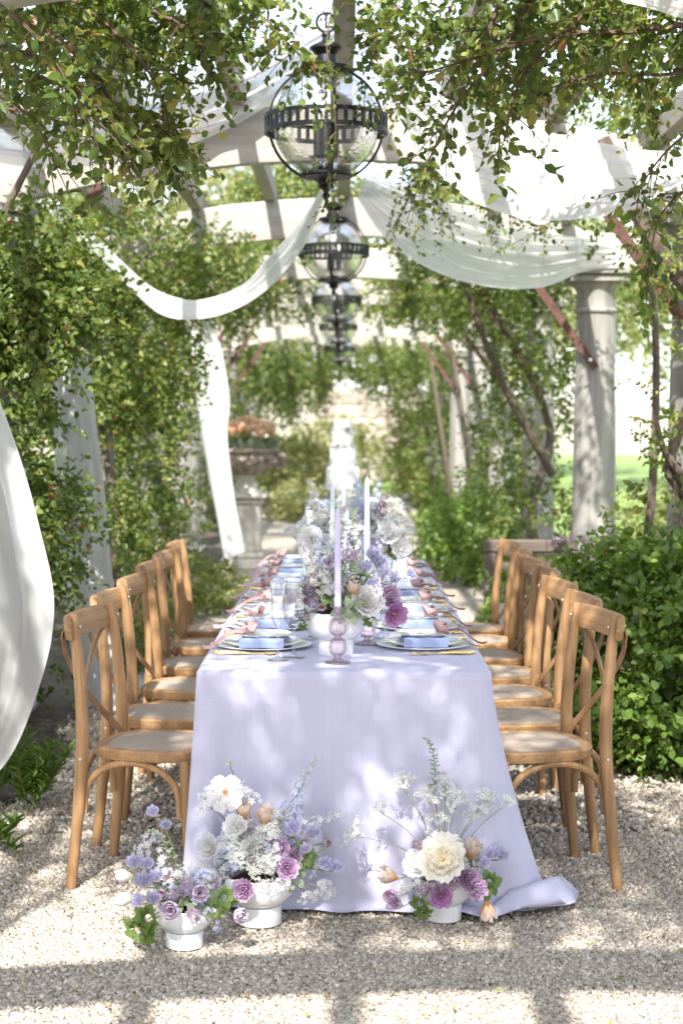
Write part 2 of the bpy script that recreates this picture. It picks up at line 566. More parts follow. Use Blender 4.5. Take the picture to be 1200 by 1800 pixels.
def link(name, me, parent=None, loc=(0, 0, 0), rot=(0, 0, 0), scale=1.0):
    o = bpy.data.objects.new(name, me)
    COL.objects.link(o)
    o.parent = parent
    o.location = loc
    o.rotation_euler = rot
    o.scale = (scale,) * 3 if not hasattr(scale, '__len__') else scale
    return o

def tag(o, label, cat, group=None):
    o['label'] = label
    o['category'] = cat
    if group:
        o['group'] = group
    return o

def thing(name, label, cat, loc=(0, 0, 0), rz=0.0, group=None):
    o = link(name, None, None, loc, (0, 0, rz))
    o.empty_display_size = 0.1
    return tag(o, label, cat, group)

def structure(o):
    o['kind'] = 'structure'
    return o

def stuff(o):
    o['kind'] = 'stuff'
    return o

def copy_tree(o, parent=None):
    kids = list(KIDS.get(o.name, ()))
    c = o.copy()
    COL.objects.link(c)
    c.parent = parent
    KIDS[c.name] = []
    for ch in kids:
        KIDS[c.name].append(copy_tree(ch, c))
    return c
KIDS = {}
def index_kids(o):
    KIDS[o.name] = [x for x in bpy.data.objects if x.parent == o]
    for k in KIDS[o.name]:
        index_kids(k)

def catmull(pts, n):
    """n+1 points along a smooth curve through pts"""
    pts = [Vector(p) for p in pts]
    m = len(pts) - 1
    out = []
    for i in range(n + 1):
        s = i / n * m
        k = min(int(s), m - 1)
        t = s - k
        p0 = pts[max(k - 1, 0)]; p1 = pts[k]; p2 = pts[k + 1]; p3 = pts[min(k + 2, m)]
        out.append(0.5 * ((2 * p1) + (p2 - p0) * t + (2 * p0 - 5 * p1 + 4 * p2 - p3) * t * t + (3 * p1 - p0 - 3 * p2 + p3) * t ** 3))
    return out

# ------------------------------------------------------------------ foliage helpers
def unit(a):
    return a / np.maximum(np.linalg.norm(a, axis=1, keepdims=True), 1e-9)

def leaf_arrays(pos, d, nrm, size, width=0.33, fold=0.12, curl=0.10):
    """six-cornered leaves, creased along the midrib"""
    d = unit(d)
    nrm = unit(nrm - d * np.sum(nrm * d, axis=1, keepdims=True))
    s = np.cross(d, nrm)
    L = size[:, None]
    def pt(a, b, c):
        return pos + d * (a * L) + s * (b * L) + nrm * (c * L)
    w = width
    vs = np.stack([pt(0, 0, 0), pt(0.30, w * 0.88, fold), pt(0.68, w * 0.80, fold * 0.6 - curl * 0.4), pt(1.0, 0, -curl),
                   pt(0.68, -w * 0.80, fold * 0.6 - curl * 0.4), pt(0.30, -w * 0.88, fold)], axis=1)
    return vs.reshape(-1, 3)

def leaf_mesh(name, mat, pos, d, nrm, size, tint, width=0.33):
    n = len(pos)
    vs = leaf_arrays(pos, d, nrm, size, width)
    base = (np.arange(n) * 6)[:, None]
    quads = np.concatenate([base + np.array([0, 1, 2, 3]), base + np.array([0, 3, 4, 5])], axis=1).reshape(-1)
    me = bpy.data.meshes.new(name)
    me.vertices.add(n * 6)
    me.vertices.foreach_set('co', vs.astype(np.float32).reshape(-1))
    me.loops.add(n * 8)
    me.loops.foreach_set('vertex_index', quads.astype(np.int32))
    me.polygons.add(n * 2)
    me.polygons.foreach_set('loop_start', (np.arange(n * 2) * 4).astype(np.int32))
    at = me.attributes.new('tint', 'FLOAT', 'POINT')
    at.data.foreach_set('value', np.repeat(tint, 6).astype(np.float32))
    me.materials.append(MATS[mat])
    me.update(calc_edges=True)
    return me

def rough_noise(p, s, ph):
    return (np.sin(p[:, 0] * s * 1.0 + ph) * np.cos(p[:, 1] * s * 1.13 + ph * 1.7) + np.sin(p[:, 2] * s * 1.31 + ph * 0.6)
            + 0.6 * np.sin(p[:, 0] * s * 2.3 + p[:, 2] * s * 2.1 + ph) * np.cos(p[:, 1] * s * 2.7 - ph)) / 2.6

def twig_leaves(rng, org, dr, length, per, size, droop=0.25, spread=0.9, upness=0.7, tint_mean=0.45, tint_sd=0.2, clump=None):
    n = len(org)
    k = np.tile((np.arange(per) + 0.6) / per, n)
    ii = np.repeat(np.arange(n), per)
    L = (length * rng.uniform(0.6, 1.3, n))[ii]
    side = unit(np.cross(dr, rng.normal(size=(n, 3))))[ii]
    sgn = np.tile(np.where(np.arange(per) % 2 == 0, 1.0, -1.0), n)[:, None]
    pos = org[ii] + dr[ii] * (L * k)[:, None]
    pos[:, 2] -= droop * L * k * k
    pos += rng.normal(size=pos.shape) * 0.006
    d = unit(dr[ii] * 0.55 + side * sgn * spread + rng.normal(size=pos.shape) * 0.35 + np.array([0, 0, -0.25]))
    nrm = unit(np.array([0, 0, upness]) + rng.normal(size=pos.shape) * 0.6)
    sz = size * rng.uniform(0.5, 1.15, len(pos)) * (rng.uniform(0.75, 1.3, n))[ii]
    tint = np.clip(rng.normal(tint_mean, tint_sd, len(pos)) + (rng.normal(0, 0.12, n))[ii], 0, 0.95)
    young = rng.uniform(size=len(pos)) < 0.012
    tint[young] = 1.0
    return pos, d, nrm, sz, tint

def blob_twigs(rng, blobs, clump_s=4.0, gap=-0.35, outward=0.8, upw=0.25):
    """twig roots through ellipsoids, thinned in clumps"""
    O, D = [], []
    for (cx, cy_, cz, rx, ry, rz, n) in blobs:
        m = int(n * 1.7)
        v = unit(rng.normal(size=(m, 3)))
        r = rng.uniform(0.25, 1.0, m) ** 0.5
        p = v * r[:, None] * np.array([rx, ry, rz])
        wob = 1 + 0.22 * rough_noise(v * 2.2 + np.array([cx, cy_, cz]), 2.0, cx)
        p = p * wob[:, None] + np.array([cx, cy_, cz])
        keep = (rough_noise(p, clump_s, cx * 3.1 + cy_) > gap) & (p[:, 2] > 0.02)
        p, v = p[keep][:n], v[keep][:n]
        O.append(p)
        D.append(unit(v * outward + rng.normal(size=p.shape) * 0.6 + np.array([0, 0, upw])))
    return np.concatenate(O), np.concatenate(D)

def foliage(name, mat, rng, blobs, parent, per=9, length=0.16, size=0.042, width=0.33, **kw):
    tw = {k: kw.pop(k) for k in ('clump_s', 'gap', 'outward', 'upw') if k in kw}
    o, d = blob_twigs(rng, blobs, **tw)
    a = twig_leaves(rng, o, d, length, per, size, **kw)
    return stuff(link(name, leaf_mesh(name, mat, *a, width=width), parent))
# ------------------------------------------------------------------ the setting: ground, lawn, hillside
rng = np.random.default_rng(7)
R = random.Random(11)

g = MB()
g.grid(lambda u, v: (-60 + 120 * u, -12 + 260 * v, 0.02 * math.sin(u * 31) * math.cos(v * 27) if v > 0.2 else 0.0), 24, 40)
ground = structure(g.build('ground', 'gravel_bed'))
lw = MB()
lw.grid(lambda u, v: (2.7 + 26 * u, 9.5 + 24.9 * v, 0.035 + 0.03 * math.sin(u * 9 + v * 5)), 16, 24)
structure(lw.build('lawn', 'lawn_green'))
lw = MB()
lw.grid(lambda u, v: (-28 + 25.6 * u, 8 + 26.4 * v, 0.035 + 0.03 * math.sin(u * 9 + v * 5)), 16, 24)
structure(lw.build('lawn', 'lawn_green'))
lw = MB()
lw.grid(lambda u, v: (-28 + 60 * u, 34.5 + 40 * v, 0.04 + 0.04 * math.sin(u * 9 + v * 5)), 16, 24)
structure(lw.build('lawn', 'lawn_green'))
hl = MB()
hl.grid(lambda u, v: (-90 + 220 * u, 62 + 110 * v, -0.5 + 9.5 * (v ** 0.8) * (0.6 + 0.4 * math.sin(u * 5 + 1.2)) + 0.3 * math.sin(u * 40) * v), 40, 24)
structure(hl.build('hillside', 'sand'))
for x0, x1, y0, y1, nm in ((-2.5, -1.28, 6.6, 34, 'flower_bed'), (1.22, 2.6, 7.05, 34, 'flower_bed')):
    b = MB()
    b.grid(lambda u, v: (x0 + (x1 - x0) * u + 0.06 * math.sin(v * 60), y0 + (y1 - y0) * v, 0.006 + 0.05 * math.sin(math.pi * u) + 0.012 * math.sin(v * 150 + u * 9)), 8, 120)
    structure(b.build(nm, 'earth'))

def gravel_chips(n, x0, x1, y0, y1, smin, smax, seed):
    r = np.random.default_rng(seed)
    c = np.stack([r.uniform(x0, x1, n), r.uniform(y0, y1, n), np.zeros(n)], axis=1)
    keep = (np.abs(c[:, 0]) < 0.2 * c[:, 1] + 0.30) & ~((np.abs(c[:, 0]) < 0.41) & (c[:, 1] > 5.22))
    c = c[keep]
    n = len(c)
    s = r.uniform(smin, smax, n)
    c[:, 2] = s * r.uniform(0.05, 0.42, n)
    corner = np.array([[-1, -1, -1], [1, -1, -1], [1, 1, -1], [-1, 1, -1], [-1, -1, 1], [1, -1, 1], [1, 1, 1], [-1, 1, 1]]) * 0.5
    loc = corner[None] * (1 + r.uniform(-0.45, 0.25, (n, 8, 3))) * (s[:, None] * r.uniform([0.75, 0.5, 0.4], [1.2, 0.9, 0.75], (n, 3)))[:, None, :]
    a = r.uniform(0, 2 * math.pi, n)
    tl = r.normal(0, 0.35, (n, 2))
    ca, sa = np.cos(a)[:, None], np.sin(a)[:, None]
    x, y, z = loc[..., 0], loc[..., 1], loc[..., 2]
    z = z + x * tl[:, :1] + y * tl[:, 1:]
    v = np.stack([x * ca - y * sa, x * sa + y * ca, z], axis=2) + c[:, None, :]
    f = np.array([4, 5, 6, 7, 0, 1, 5, 4, 1, 2, 6, 5, 2, 3, 7, 6, 3, 0, 4, 7])
    idx = (np.arange(n) * 8)[:, None] + f[None]
    me = bpy.data.meshes.new('gravel')
    me.vertices.add(n * 8)
    me.vertices.foreach_set('co', v.astype(np.float32).reshape(-1))
    me.loops.add(n * 20)
    me.loops.foreach_set('vertex_index', idx.astype(np.int32).reshape(-1))
    me.polygons.add(n * 5)
    me.polygons.foreach_set('loop_start', (np.arange(n * 5) * 4).astype(np.int32))
    at = me.attributes.new('tint', 'FLOAT', 'POINT')
    at.data.foreach_set('value', np.repeat(np.clip(r.normal(0.56, 0.19, n), 0, 1), 8).astype(np.float32))
    me.materials.append(MATS['chip'])
    me.update(calc_edges=True)
    return me
gr = stuff(link('gravel', gravel_chips(110000, -1.55, 1.55, 3.9, 6.1, 0.006, 0.0145, 3)))
tag(gr, 'pale crushed stone gravel covering the ground before the table', 'gravel')
gr = stuff(link('gravel', gravel_chips(26000, -1.9, 1.9, 6.1, 9.5, 0.010, 0.022, 4)))
tag(gr, 'pale gravel under and beyond the chairs', 'gravel')

# ------------------------------------------------------------------ pergola
AY = [-2.05, 1.5, 5.05, 8.6, 12.15, 15.7, 19.25, 22.8, 26.35, 29.9, 33.45]
CX = 1.78
COLTOP = 2.55
def arch_z(x):
    return 2.52 + 0.27 * (1 - (min(abs(x), 1.85) / 1.85) ** 2)
pergola = thing('pergola', 'long weathered pergola with round columns, curved beams and rafters over the table', 'pergola')

def column_mesh():
    m = MB()
    pr = [(0.165, 0.0), (0.165, 0.10), (0.158, 0.12), (0.155, 0.2), (0.153, 0.9), (0.147, 1.5), (0.136, 2.1), (0.132, 2.25)]
    m.lathe(pr, 28, closed=True)
    cap = MB()
    cap.lathe([(0.132, 2.2501), (0.150, 2.255), (0.155, 2.268), (0.150, 2.281), (0.134, 2.287), (0.134, 2.40), (0.150, 2.425), (0.178, 2.448), (0.18, 2.46)], 28)
    cap.box((0, 0, 2.486), (0.40, 0.40, 0.05), bev=0.006)
    cap.box((0, 0, 2.5355), (0.46, 0.46, 0.045), bev=0.006)
    pl = MB()
    pl.box((0, 0, 0.03), (0.42, 0.42, 0.06), bev=0.01)
    return m.mesh('column', 'column_oak'), cap.mesh('capital', 'column_oak'), pl.mesh('base', 'stone')
cm, cpm, bsm = column_mesh()
def arch_mesh(seed):
    m = MB()
    r = random.Random(seed)
    n = 36
    xs = [-2.15 + 4.3 * i / n for i in range(n + 1)]
    vs, fs = [], []
    for x in xs:
        zb = arch_z(x) + 0.02 * (1 if abs(x) > 1.85 else 0) + r.uniform(-0.003, 0.003)
        zt = zb + 0.27 + r.uniform(-0.003, 0.003)
        for (y, z) in ((-0.048, zb), (0.048, zb), (0.05, zb + 0.006), (0.05, zt - 0.006), (0.046, zt), (-0.046, zt), (-0.05, zt - 0.006), (-0.05, zb + 0.006)):
            vs.append((x, y, z))
    for i in range(n):
        for k in range(8):
            a, b = i * 8 + k, i * 8 + (k + 1) % 8
            fs.append((a, a + 8, b + 8, b))
    fs += [tuple(range(8)), tuple(range(n * 8 + 7, n * 8 - 1, -1))]
    m.add(vs, fs)
    return m.mesh('arch_beam', 'oak_beam', sharp=30)
ams = [arch_mesh(i) for i in range(3)]
for i, y in enumerate(AY):
    link('arch_beam', ams[i % 3], pergola, (0, y, 0))
    for sx in (-1, 1):
        c = link('column', cm, pergola, (sx * CX, y, 0), (0, 0, R.uniform(0, 6)))
        link('capital', cpm, c, (0, 0, 0), (0, 0, -c.rotation_euler.z))
        link('base', bsm, c, (0, 0, 0), (0, 0, -c.rotation_euler.z))
        if 8 < y < 27:
            b = MB()
            p0, p1 = Vector((sx * (CX - 0.02), y - 0.165, 1.86)), Vector((sx * 1.20, y - 0.085, 2.66))
            b.strap([p0, p0.lerp(p1, 0.5), p1], 0.055, 0.008, (sx, 0, 0.8))
            br = b.build('brace', 'rust', pergola, smooth=False)
            s = MB()
            q = p0.lerp(p1, 0.07)
            s.lathe([(0.014, 0), (0.014, 0.008), (0.008, 0.012), (0, 0.012)], 8)
            s.build('bolt', 'steel', br, loc=(q.x, q.y - 0.006, q.z), rot=(math.pi / 2, 0, 0))
def rafter_mesh(w, h):
    m = MB()
    n = 40
    for k in range(4):
        pass
    vs, fs = [], []
    r = random.Random(int(w * 1000))
    for i in range(n + 1):
        y = -3.2 + 37.2 * i / n
        j = r.uniform(-0.004, 0.004)
        for (x, z) in ((-w / 2, 0), (w / 2, 0), (w / 2, h), (-w / 2, h)):
            vs.append((x + j, y, z + j))
    for i in range(n):
        for k in range(4):
            a, b = i * 4 + k, i * 4 + (k + 1) % 4
            fs.append((a, b, b + 4, a + 4))
    fs += [(3, 2, 1, 0), tuple(range(n * 4, n * 4 + 4))]
    return m.add(vs, fs).mesh('rafter', 'oak_rafter', smooth=False)
rm = rafter_mesh(0.075, 0.125)
for x in (-1.56, -1.04, -0.52, 0.52, 1.04, 1.56):
    link('rafter', rm, pergola, (x, 0, arch_z(x) + 0.268))
link('ridge_beam', rafter_mesh(0.085, 0.15), pergola, (0, 0, arch_z(0) + 0.268))

# ------------------------------------------------------------------ hanging globe lanterns
def make_lantern():
    t = thing('globe_lantern', 'x', 'lantern', group='globe lanterns hanging in a row under the ridge')
    Rr, Rg = 0.243, 0.215
    b = MB()
    b.lathe([(Rr - 0.002, 0.020), (Rr + 0.008, 0.020), (Rr + 0.008, 0.036), (Rr - 0.002, 0.036), (Rr - 0.002, 0.020)], 56)
    b.lathe([(Rr - 0.002, -0.040), (Rr + 0.008, -0.040), (Rr + 0.008, -0.022), (Rr - 0.002, -0.022), (Rr - 0.002, -0.040)], 56)
    band = b.build('band', 'black_iron', t)
    for k in range(40):
        a = 2 * math.pi * k / 40
        s = MB()
        s.box((Rr * math.cos(a) + 0.003 * math.cos(a), Rr * math.sin(a) + 0.003 * math.sin(a), -0.0), (0.008, 0.015, 0.046), rz=a)
        s.build('slot_bar', 'black_iron', band, smooth=False)
    for k in range(4):
        a = math.pi / 2 * k + 0.12
        pts = []
        for i in range(19):
            th = math.radians(22 + (158 - 22) * i / 18)
            rr = Rr - 0.010
            pts.append((rr * math.sin(th) * math.cos(a), rr * math.sin(th) * math.sin(a), rr * math.cos(th)))
        s = MB()
        s.strap(pts, 0.020, 0.009, (-math.sin(a), math.cos(a), 0))
        s.build('rib', 'black_iron', t)
    gl = MB()
    gl.lathe([(Rg * math.sin(math.radians(a)), Rg * math.cos(math.radians(a))) for a in range(22, 159, 4)], 40)
    gl.build('glass_globe', 'lantern_glass', t, sharp=None)
    c = MB()
    c.lathe([(0.0, 0.205), (0.09, 0.205), (0.105, 0.215), (0.105, 0.228), (0.075, 0.235), (0.045, 0.245), (0.042, 0.275), (0.058, 0.295), (0.066, 0.30),
             (0.066, 0.308), (0.052, 0.318), (0.022, 0.332), (0.014, 0.345), (0.019, 0.358), (0.014, 0.372), (0, 0.376)], 28)
    cap = c.build('cap', 'black_iron', t)
    r = MB()
    r.torus((0, 0, 0.408), 0.038, 0.0055, 'y', 28, 8)
    r.build('hanging_ring', 'black_iron', t)
    d = MB()
    d.lathe([(0.105, -0.197), (0.112, -0.206), (0.105, -0.214), (0.06, -0.222), (0.035, -0.232), (0.028, -0.245), (0.034, -0.252), (0.016, -0.262), (0.010, -0.275),
             (0.017, -0.287), (0.010, -0.300), (0.0, -0.306)], 28)
    d.lathe([(0.0, -0.196), (0.105, -0.197)], 28)
    d.build('finial', 'black_iron', t)
    for k in range(3):
        a = 2 * math.pi * k / 3 + 0.5
        s = MB()
        s.lathe([(0.0, -0.13), (0.019, -0.13), (0.019, 0.0), (0.0, 0.0)], 14, c=(0.038 * math.cos(a), 0.038 * math.sin(a), 0))
        cs = s.build('candle_sleeve', 'dark_bronze', t)
        s = MB()
        s.lathe([(0.0, 0.0), (0.008, 0.001), (0.013, 0.018), (0.009, 0.036), (0.0, 0.055)], 12, c=(0.038 * math.cos(a), 0.038 * math.sin(a), 0.001))
        s.build('bulb', 'bulb_white', cs)
    s = MB()
    s.lathe([(0.0, -0.155), (0.03, -0.15), (0.066, -0.138), (0.07, -0.131), (0.0, -0.131)], 24)
    s.tube([(0, 0, 0.21), (0, 0, -0.19)], 0.006, 8)
    s.build('candle_tray', 'dark_bronze', t)
    return t
lan = make_lantern()
index_kids(lan)
LANT = [(7.0, 2.70, 'large black iron globe lantern nearest, with rose sprigs hanging across it'),
        (12.0, 2.675, 'second globe lantern in the row, behind the nearest one'),
        (17.0, 2.675, 'third globe lantern in the row, half hidden by the second'),
        (22.0, 2.675, 'fourth globe lantern in the row, in front of the far curved beam'),
        (27.0, 2.60, 'fifth globe lantern, second last of the row under the ridge'),
        (32.0, 2.44, 'farthest and smallest globe lantern at the end of the row')]
for i, (y, z, lb) in enumerate(LANT):
    o = lan if i == 0 else copy_tree(lan)
    o.location = (-0.072, y, z)
    o.rotation_euler = (0, 0, R.uniform(-0.25, 0.25))
    o['label'] = lb
    h = MB()
    zb = arch_z(0) + 0.30
    h.tube([(0.028, 0, zb - z), (0.004, 0, zb - z), (0, 0, zb - z - 0.006), (0, 0, 0.446), (0.005, 0, 0.436), (0, 0.0, 0.43)], 0.004, 6)
    h.build('hook', 'black_iron', o)

# ------------------------------------------------------------------ white voile drapes
def drape(name, label, e1, e2, folds=5, amp=0.03, nu=80, nv=56, seed=0, cat='drape', belly=0.0):
    """cloth spanning two edge curves, pleated between them"""
    r = random.Random(seed)
    a, b = catmull([P(*p) for p in e1], nu), catmull([P(*p) for p in e2], nu)
    ph = [r.uniform(0, 6.28) for _ in range(4)]
    m = MB()
    def fn(u, v):
        i = min(int(round(u * nu)), nu)
        p, q = a[i], b[i]
        c = p.lerp(q, v)
        tg = (a[min(i + 1, nu)] - a[max(i - 1, 0)])
        ac = q - p
        nr = tg.cross(ac)
        if nr.length < 1e-6:
            nr = Vector((0, -1, 0))
        nr.normalize()
        w = min(1.0, ac.length / 0.25)
        env = math.sin(math.pi * min(max(v, 0.02), 0.98)) ** 0.5
        k = amp * w * env * (math.sin(v * folds * 6.283 + ph[0] + 1.2 * math.sin(u * 3 + ph[1])) + 0.45 * math.sin(v * folds * 13.7 + u * 3 + ph[2]) + 0.35 * math.sin(v * folds * 29 + 2 * math.sin(u * 5 + ph[3])) + 0.35 * math.sin(u * 23 + v * 7 + ph[1]) * math.sin(v * 9 + ph[2]))
        k += belly * math.sin(math.pi * u) * math.sin(math.pi * v)
        return c + nr * k
    m.grid(fn, nu, nv)
    o = m.build(name, 'voile', sharp=None)
    return tag(o, label, cat, 'white voile drapes on the pergola')
drape('voile_swag', 'white sheer swag sweeping from the ridge down to the upper right edge',
      [(632, 40, 8.3), (720, 130, 8.0), (850, 205, 7.6), (1000, 238, 7.3), (1130, 262, 7.1), (1260, 262, 6.9)],
      [(640, 90, 8.3), (712, 225, 7.9), (800, 332, 7.4), (900, 379, 7.1), (1010, 385, 6.9), (1120, 362, 6.8), (1262, 275, 6.8)], 5, 0.016, seed=1)
drape('voile_swag', 'white sheer swag rising from the upper left edge to the ridge',
      [(600, 20, 8.3), (520, 60, 8.3), (430, 105, 8.3), (300, 140, 8.2), (150, 150, 8.0), (-60, 110, 7.8)],
      [(604, 90, 8.45), (530, 140, 8.48), (440, 205, 8.48), (340, 250, 8.48), (200, 285, 8.4), (60, 292, 8.3), (-70, 270, 8.2)], 4, 0.03, seed=2)
drape('voile_swag', 'white swag hanging left of the second lantern in a deep narrow curve',
      [(566, 330, 9.0), (520, 400, 9.3), (470, 455, 9.6), (430, 498, 9.8), (380, 522, 10.0), (330, 528, 10.1), (270, 508, 10.1), (215, 462, 9.9), (150, 400, 9.6), (60, 330, 9.2)],
      [(572, 345, 8.9), (545, 410, 9.1), (522, 450, 9.3), (480, 500, 9.5), (420, 540, 9.7), (350, 561, 9.8), (285, 553, 9.8), (225, 500, 9.7), (150, 425, 9.4), (60, 350, 9.1)], 4, 0.016, seed=3)
drape('voile_tail', 'long white drape hanging to the ground behind the rose leaves on the left',
      [(60, 480, 9.0), (78, 545, 9.0), (92, 700, 9.0), (100, 900, 9.0), (120, 1100, 8.95), (146, 1266, 8.9)],
      [(95, 480, 8.8), (128, 545, 8.8), (158, 640, 8.8), (172, 740, 8.8), (188, 880, 8.8), (200, 1000, 8.75), (216, 1150, 8.7), (226, 1268, 8.7)], 4, 0.03, seed=4)
drape('voile_swag', 'white swag spreading right of the second lantern towards the stone capital',
      [(640, 306, 9.0), (720, 330, 9.4), (800, 362, 10.0), (900, 400, 10.7), (1000, 415, 11.5), (1085, 425, 11.9)],
      [(628, 350, 9.1), (690, 432, 9.5), (780, 484, 10.1), (880, 507, 10.7), (960, 503, 11.3), (1020, 478, 11.85), (1085, 470, 11.9)], 5, 0.016, seed=5)
drape('voile_curtain', 'billowing white curtain at the left edge in the foreground before the hedge',
      [(-420, 300, 6.5), (-330, 560, 6.5), (-250, 800, 6.5), (-200, 1060, 6.5), (-220, 1250, 6.5), (-330, 1400, 6.5)],
      [(-150, 380, 6.3), (-40, 620, 6.3), (18, 760, 6.3), (66, 920, 6.3), (94, 1060, 6.3), (72, 1200, 6.3), (10, 1345, 6.3), (-110, 1440, 6.3)], 7, 0.05, seed=6, belly=0.12, nv=60)
drape('voile_tail', 'white drape tied back beside the stone urn in the distance',
      [(322, 560, 15.6), (332, 600, 15.3), (340, 640, 15.2), (346, 700, 15.2), (352, 760, 15.2), (368, 840, 15.2), (384, 920, 15.2), (396, 985, 15.2)],
      [(362, 560, 15.4), (385, 600, 15.1), (397, 650, 15.0), (404, 705, 15.0), (400, 765, 15.0), (408, 840, 15.0), (420, 915, 15.0), (432, 968, 15.0)], 3, 0.03, seed=7)
drape('voile_tail', 'narrow white drape hanging straight down behind the nearest full column on the right',
      [(1056, 480, 12.5), (1058, 560, 12.5), (1060, 700, 12.5), (1062, 890, 12.5)],
      [(1076, 480, 12.45), (1082, 560, 12.45), (1080, 700, 12.45), (1074, 890, 12.45)], 2, 0.012, seed=8)
drape('voile_swag', 'white cloth laid over the nearest beam at the top right corner',
      [(1020, -60, 4.95), (1110, -55, 4.95), (1210, -45, 4.95), (1320, -35, 4.95)],
      [(1010, -40, 4.9), (1080, -2, 4.9), (1140, 14, 4.9), (1215, 34, 4.9), (1330, 40, 4.9)], 2, 0.012, seed=9)

# ------------------------------------------------------------------ climbing roses and shrubs
def plant(name, label, cat, loc, group=None):
    return thing(name, label, cat, loc, group=group)
def at_world(o, root):
    o.location = -root.location
    return o
def stems(root, paths, mat='bark', name='stem'):
    for pts, r0, r1 in paths:
        c = catmull(pts, 14)
        m = MB()
        m.tube(c, [r0 + (r1 - r0) * i / 14 for i in range(15)], 7)
        at_world(m.build(name, mat, root), root)

def rose(label, base, blobs, trunk, n_scale=1.0, seed=1, mat='rose_leaf', tmean=0.42, size=0.042, per=9, name='climbing_rose', cat='rose', group='climbing roses on the pergola', stem_mat='bark', **kw):
    root = plant(name, label, cat, base, group)
    r = np.random.default_rng(seed)
    bl = [(*b[:6], int(b[6] * n_scale)) for b in blobs]
    at_world(foliage('foliage', mat, r, bl, root, per=per, size=size, tint_mean=tmean, **kw), root)
    stems(root, trunk, stem_mat)
    return root

# left side, near to far
rose('dense dark climbing rose on the near left, in front of the hanging drape', (-1.9, 8.0, 0),
     [(-2.0, 8.0, 0.55, 0.66, 0.7, 0.55, 900), (-2.06, 8.0, 1.15, 0.66, 0.7, 0.65, 1400), (-2.08, 8.0, 1.75, 0.66, 0.7, 0.6, 1400), (-1.42, 7.9, 1.05, 0.28, 0.4, 0.45, 130), (-1.5, 7.9, 1.75, 0.3, 0.4, 0.4, 200),
      (-1.95, 8.2, 2.25, 0.72, 0.8, 0.38, 1300), (-1.55, 8.1, 2.15, 0.5, 0.5, 0.33, 500), (-2.6, 8.4, 1.5, 0.6, 1.0, 1.3, 900)],
     [([(-1.75, 7.9, 0), (-1.7, 7.85, 0.5), (-1.85, 8.0, 1.2), (-1.7, 8.1, 2.2), (-1.4, 8.2, 2.9)], 0.035, 0.015),
      ([(-1.62, 7.8, 0), (-1.72, 7.7, 0.5), (-1.9, 7.9, 1.4), (-2.0, 8.1, 2.3)], 0.025, 0.01),
      ([(-1.5, 7.75, 0), (-1.45, 7.7, 0.35), (-1.55, 7.75, 0.8), (-1.7, 7.8, 1.2)], 0.014, 0.006),
      ([(-1.9, 7.7, 0), (-2.0, 7.6, 0.6), (-1.8, 7.7, 1.5)], 0.02, 0.01)], seed=21, tmean=0.42, length=0.17, outward=0.7, gap=-0.16, clump_s=5.0)
rose('climbing rose between the hanging left drape and the tied-back drape', (-1.9, 11.9, 0),
     [(-1.85, 11.6, 0.6, 0.75, 0.9, 0.6, 800), (-1.85, 11.8, 1.3, 0.78, 1.0, 0.7, 1100), (-1.8, 12.0, 2.0, 0.85, 1.0, 0.6, 1200),
      (-1.45, 11.8, 2.6, 0.75, 0.9, 0.33, 800), (-2.7, 12, 1.6, 0.6, 1.6, 1.4, 700), (-1.3, 12.0, 2.15, 0.4, 0.5, 0.35, 300)],
     [([(-1.6, 11.7, 0), (-1.55, 11.6, 0.8), (-1.7, 11.9, 1.8), (-1.3, 12.0, 2.8)], 0.04, 0.015)], seed=22, tmean=0.48, length=0.18, gap=-0.16, clump_s=4.6)
rose('climbing rose on the left column behind the tied-back drape', (-1.9, 15.9, 0),
     [(-1.95, 15.9, 0.8, 0.55, 1.0, 0.8, 600), (-1.9, 16.0, 1.8, 0.55, 1.1, 0.8, 700), (-1.5, 15.8, 2.65, 0.8, 1.2, 0.4, 700),
      (-0.9, 16.0, 2.9, 0.6, 1.0, 0.25, 350), (-2.9, 16, 1.7, 0.6, 1.8, 1.6, 600)],
     [([(-1.7, 15.7, 0), (-1.65, 15.6, 1.0), (-1.75, 15.9, 2.2), (-1.2, 16, 2.9)], 0.045, 0.015)], seed=23, tmean=0.46, size=0.05, length=0.2)
rose('dark leafy rose vault on the left above the urn of orange tulips', (-1.9, 22.0, 0),
     [(-1.6, 19.8, 2.95, 0.7, 1.8, 0.32, 600), (-0.7, 20.5, 3.05, 0.7, 2.0, 0.25, 420), (-1.2, 29.5, 2.35, 0.75, 2.0, 0.6, 900), (-1.9, 23, 1.2, 0.55, 3.2, 1.2, 1200), (-0.9, 31.5, 2.15, 0.7, 1.5, 0.6, 600),
      (-1.5, 28.5, 1.6, 0.6, 2.5, 1.2, 700), (-0.7, 28.5, 2.45, 0.7, 2.2, 0.35, 500), (-2.9, 22, 1.8, 0.6, 4, 1.7, 900)],
     [([(-1.7, 22.6, 0), (-1.6, 22.5, 1.2), (-1.5, 22.7, 2.6)], 0.05, 0.02)], seed=24, n_scale=0.72, tmean=0.42, size=0.06, length=0.24)
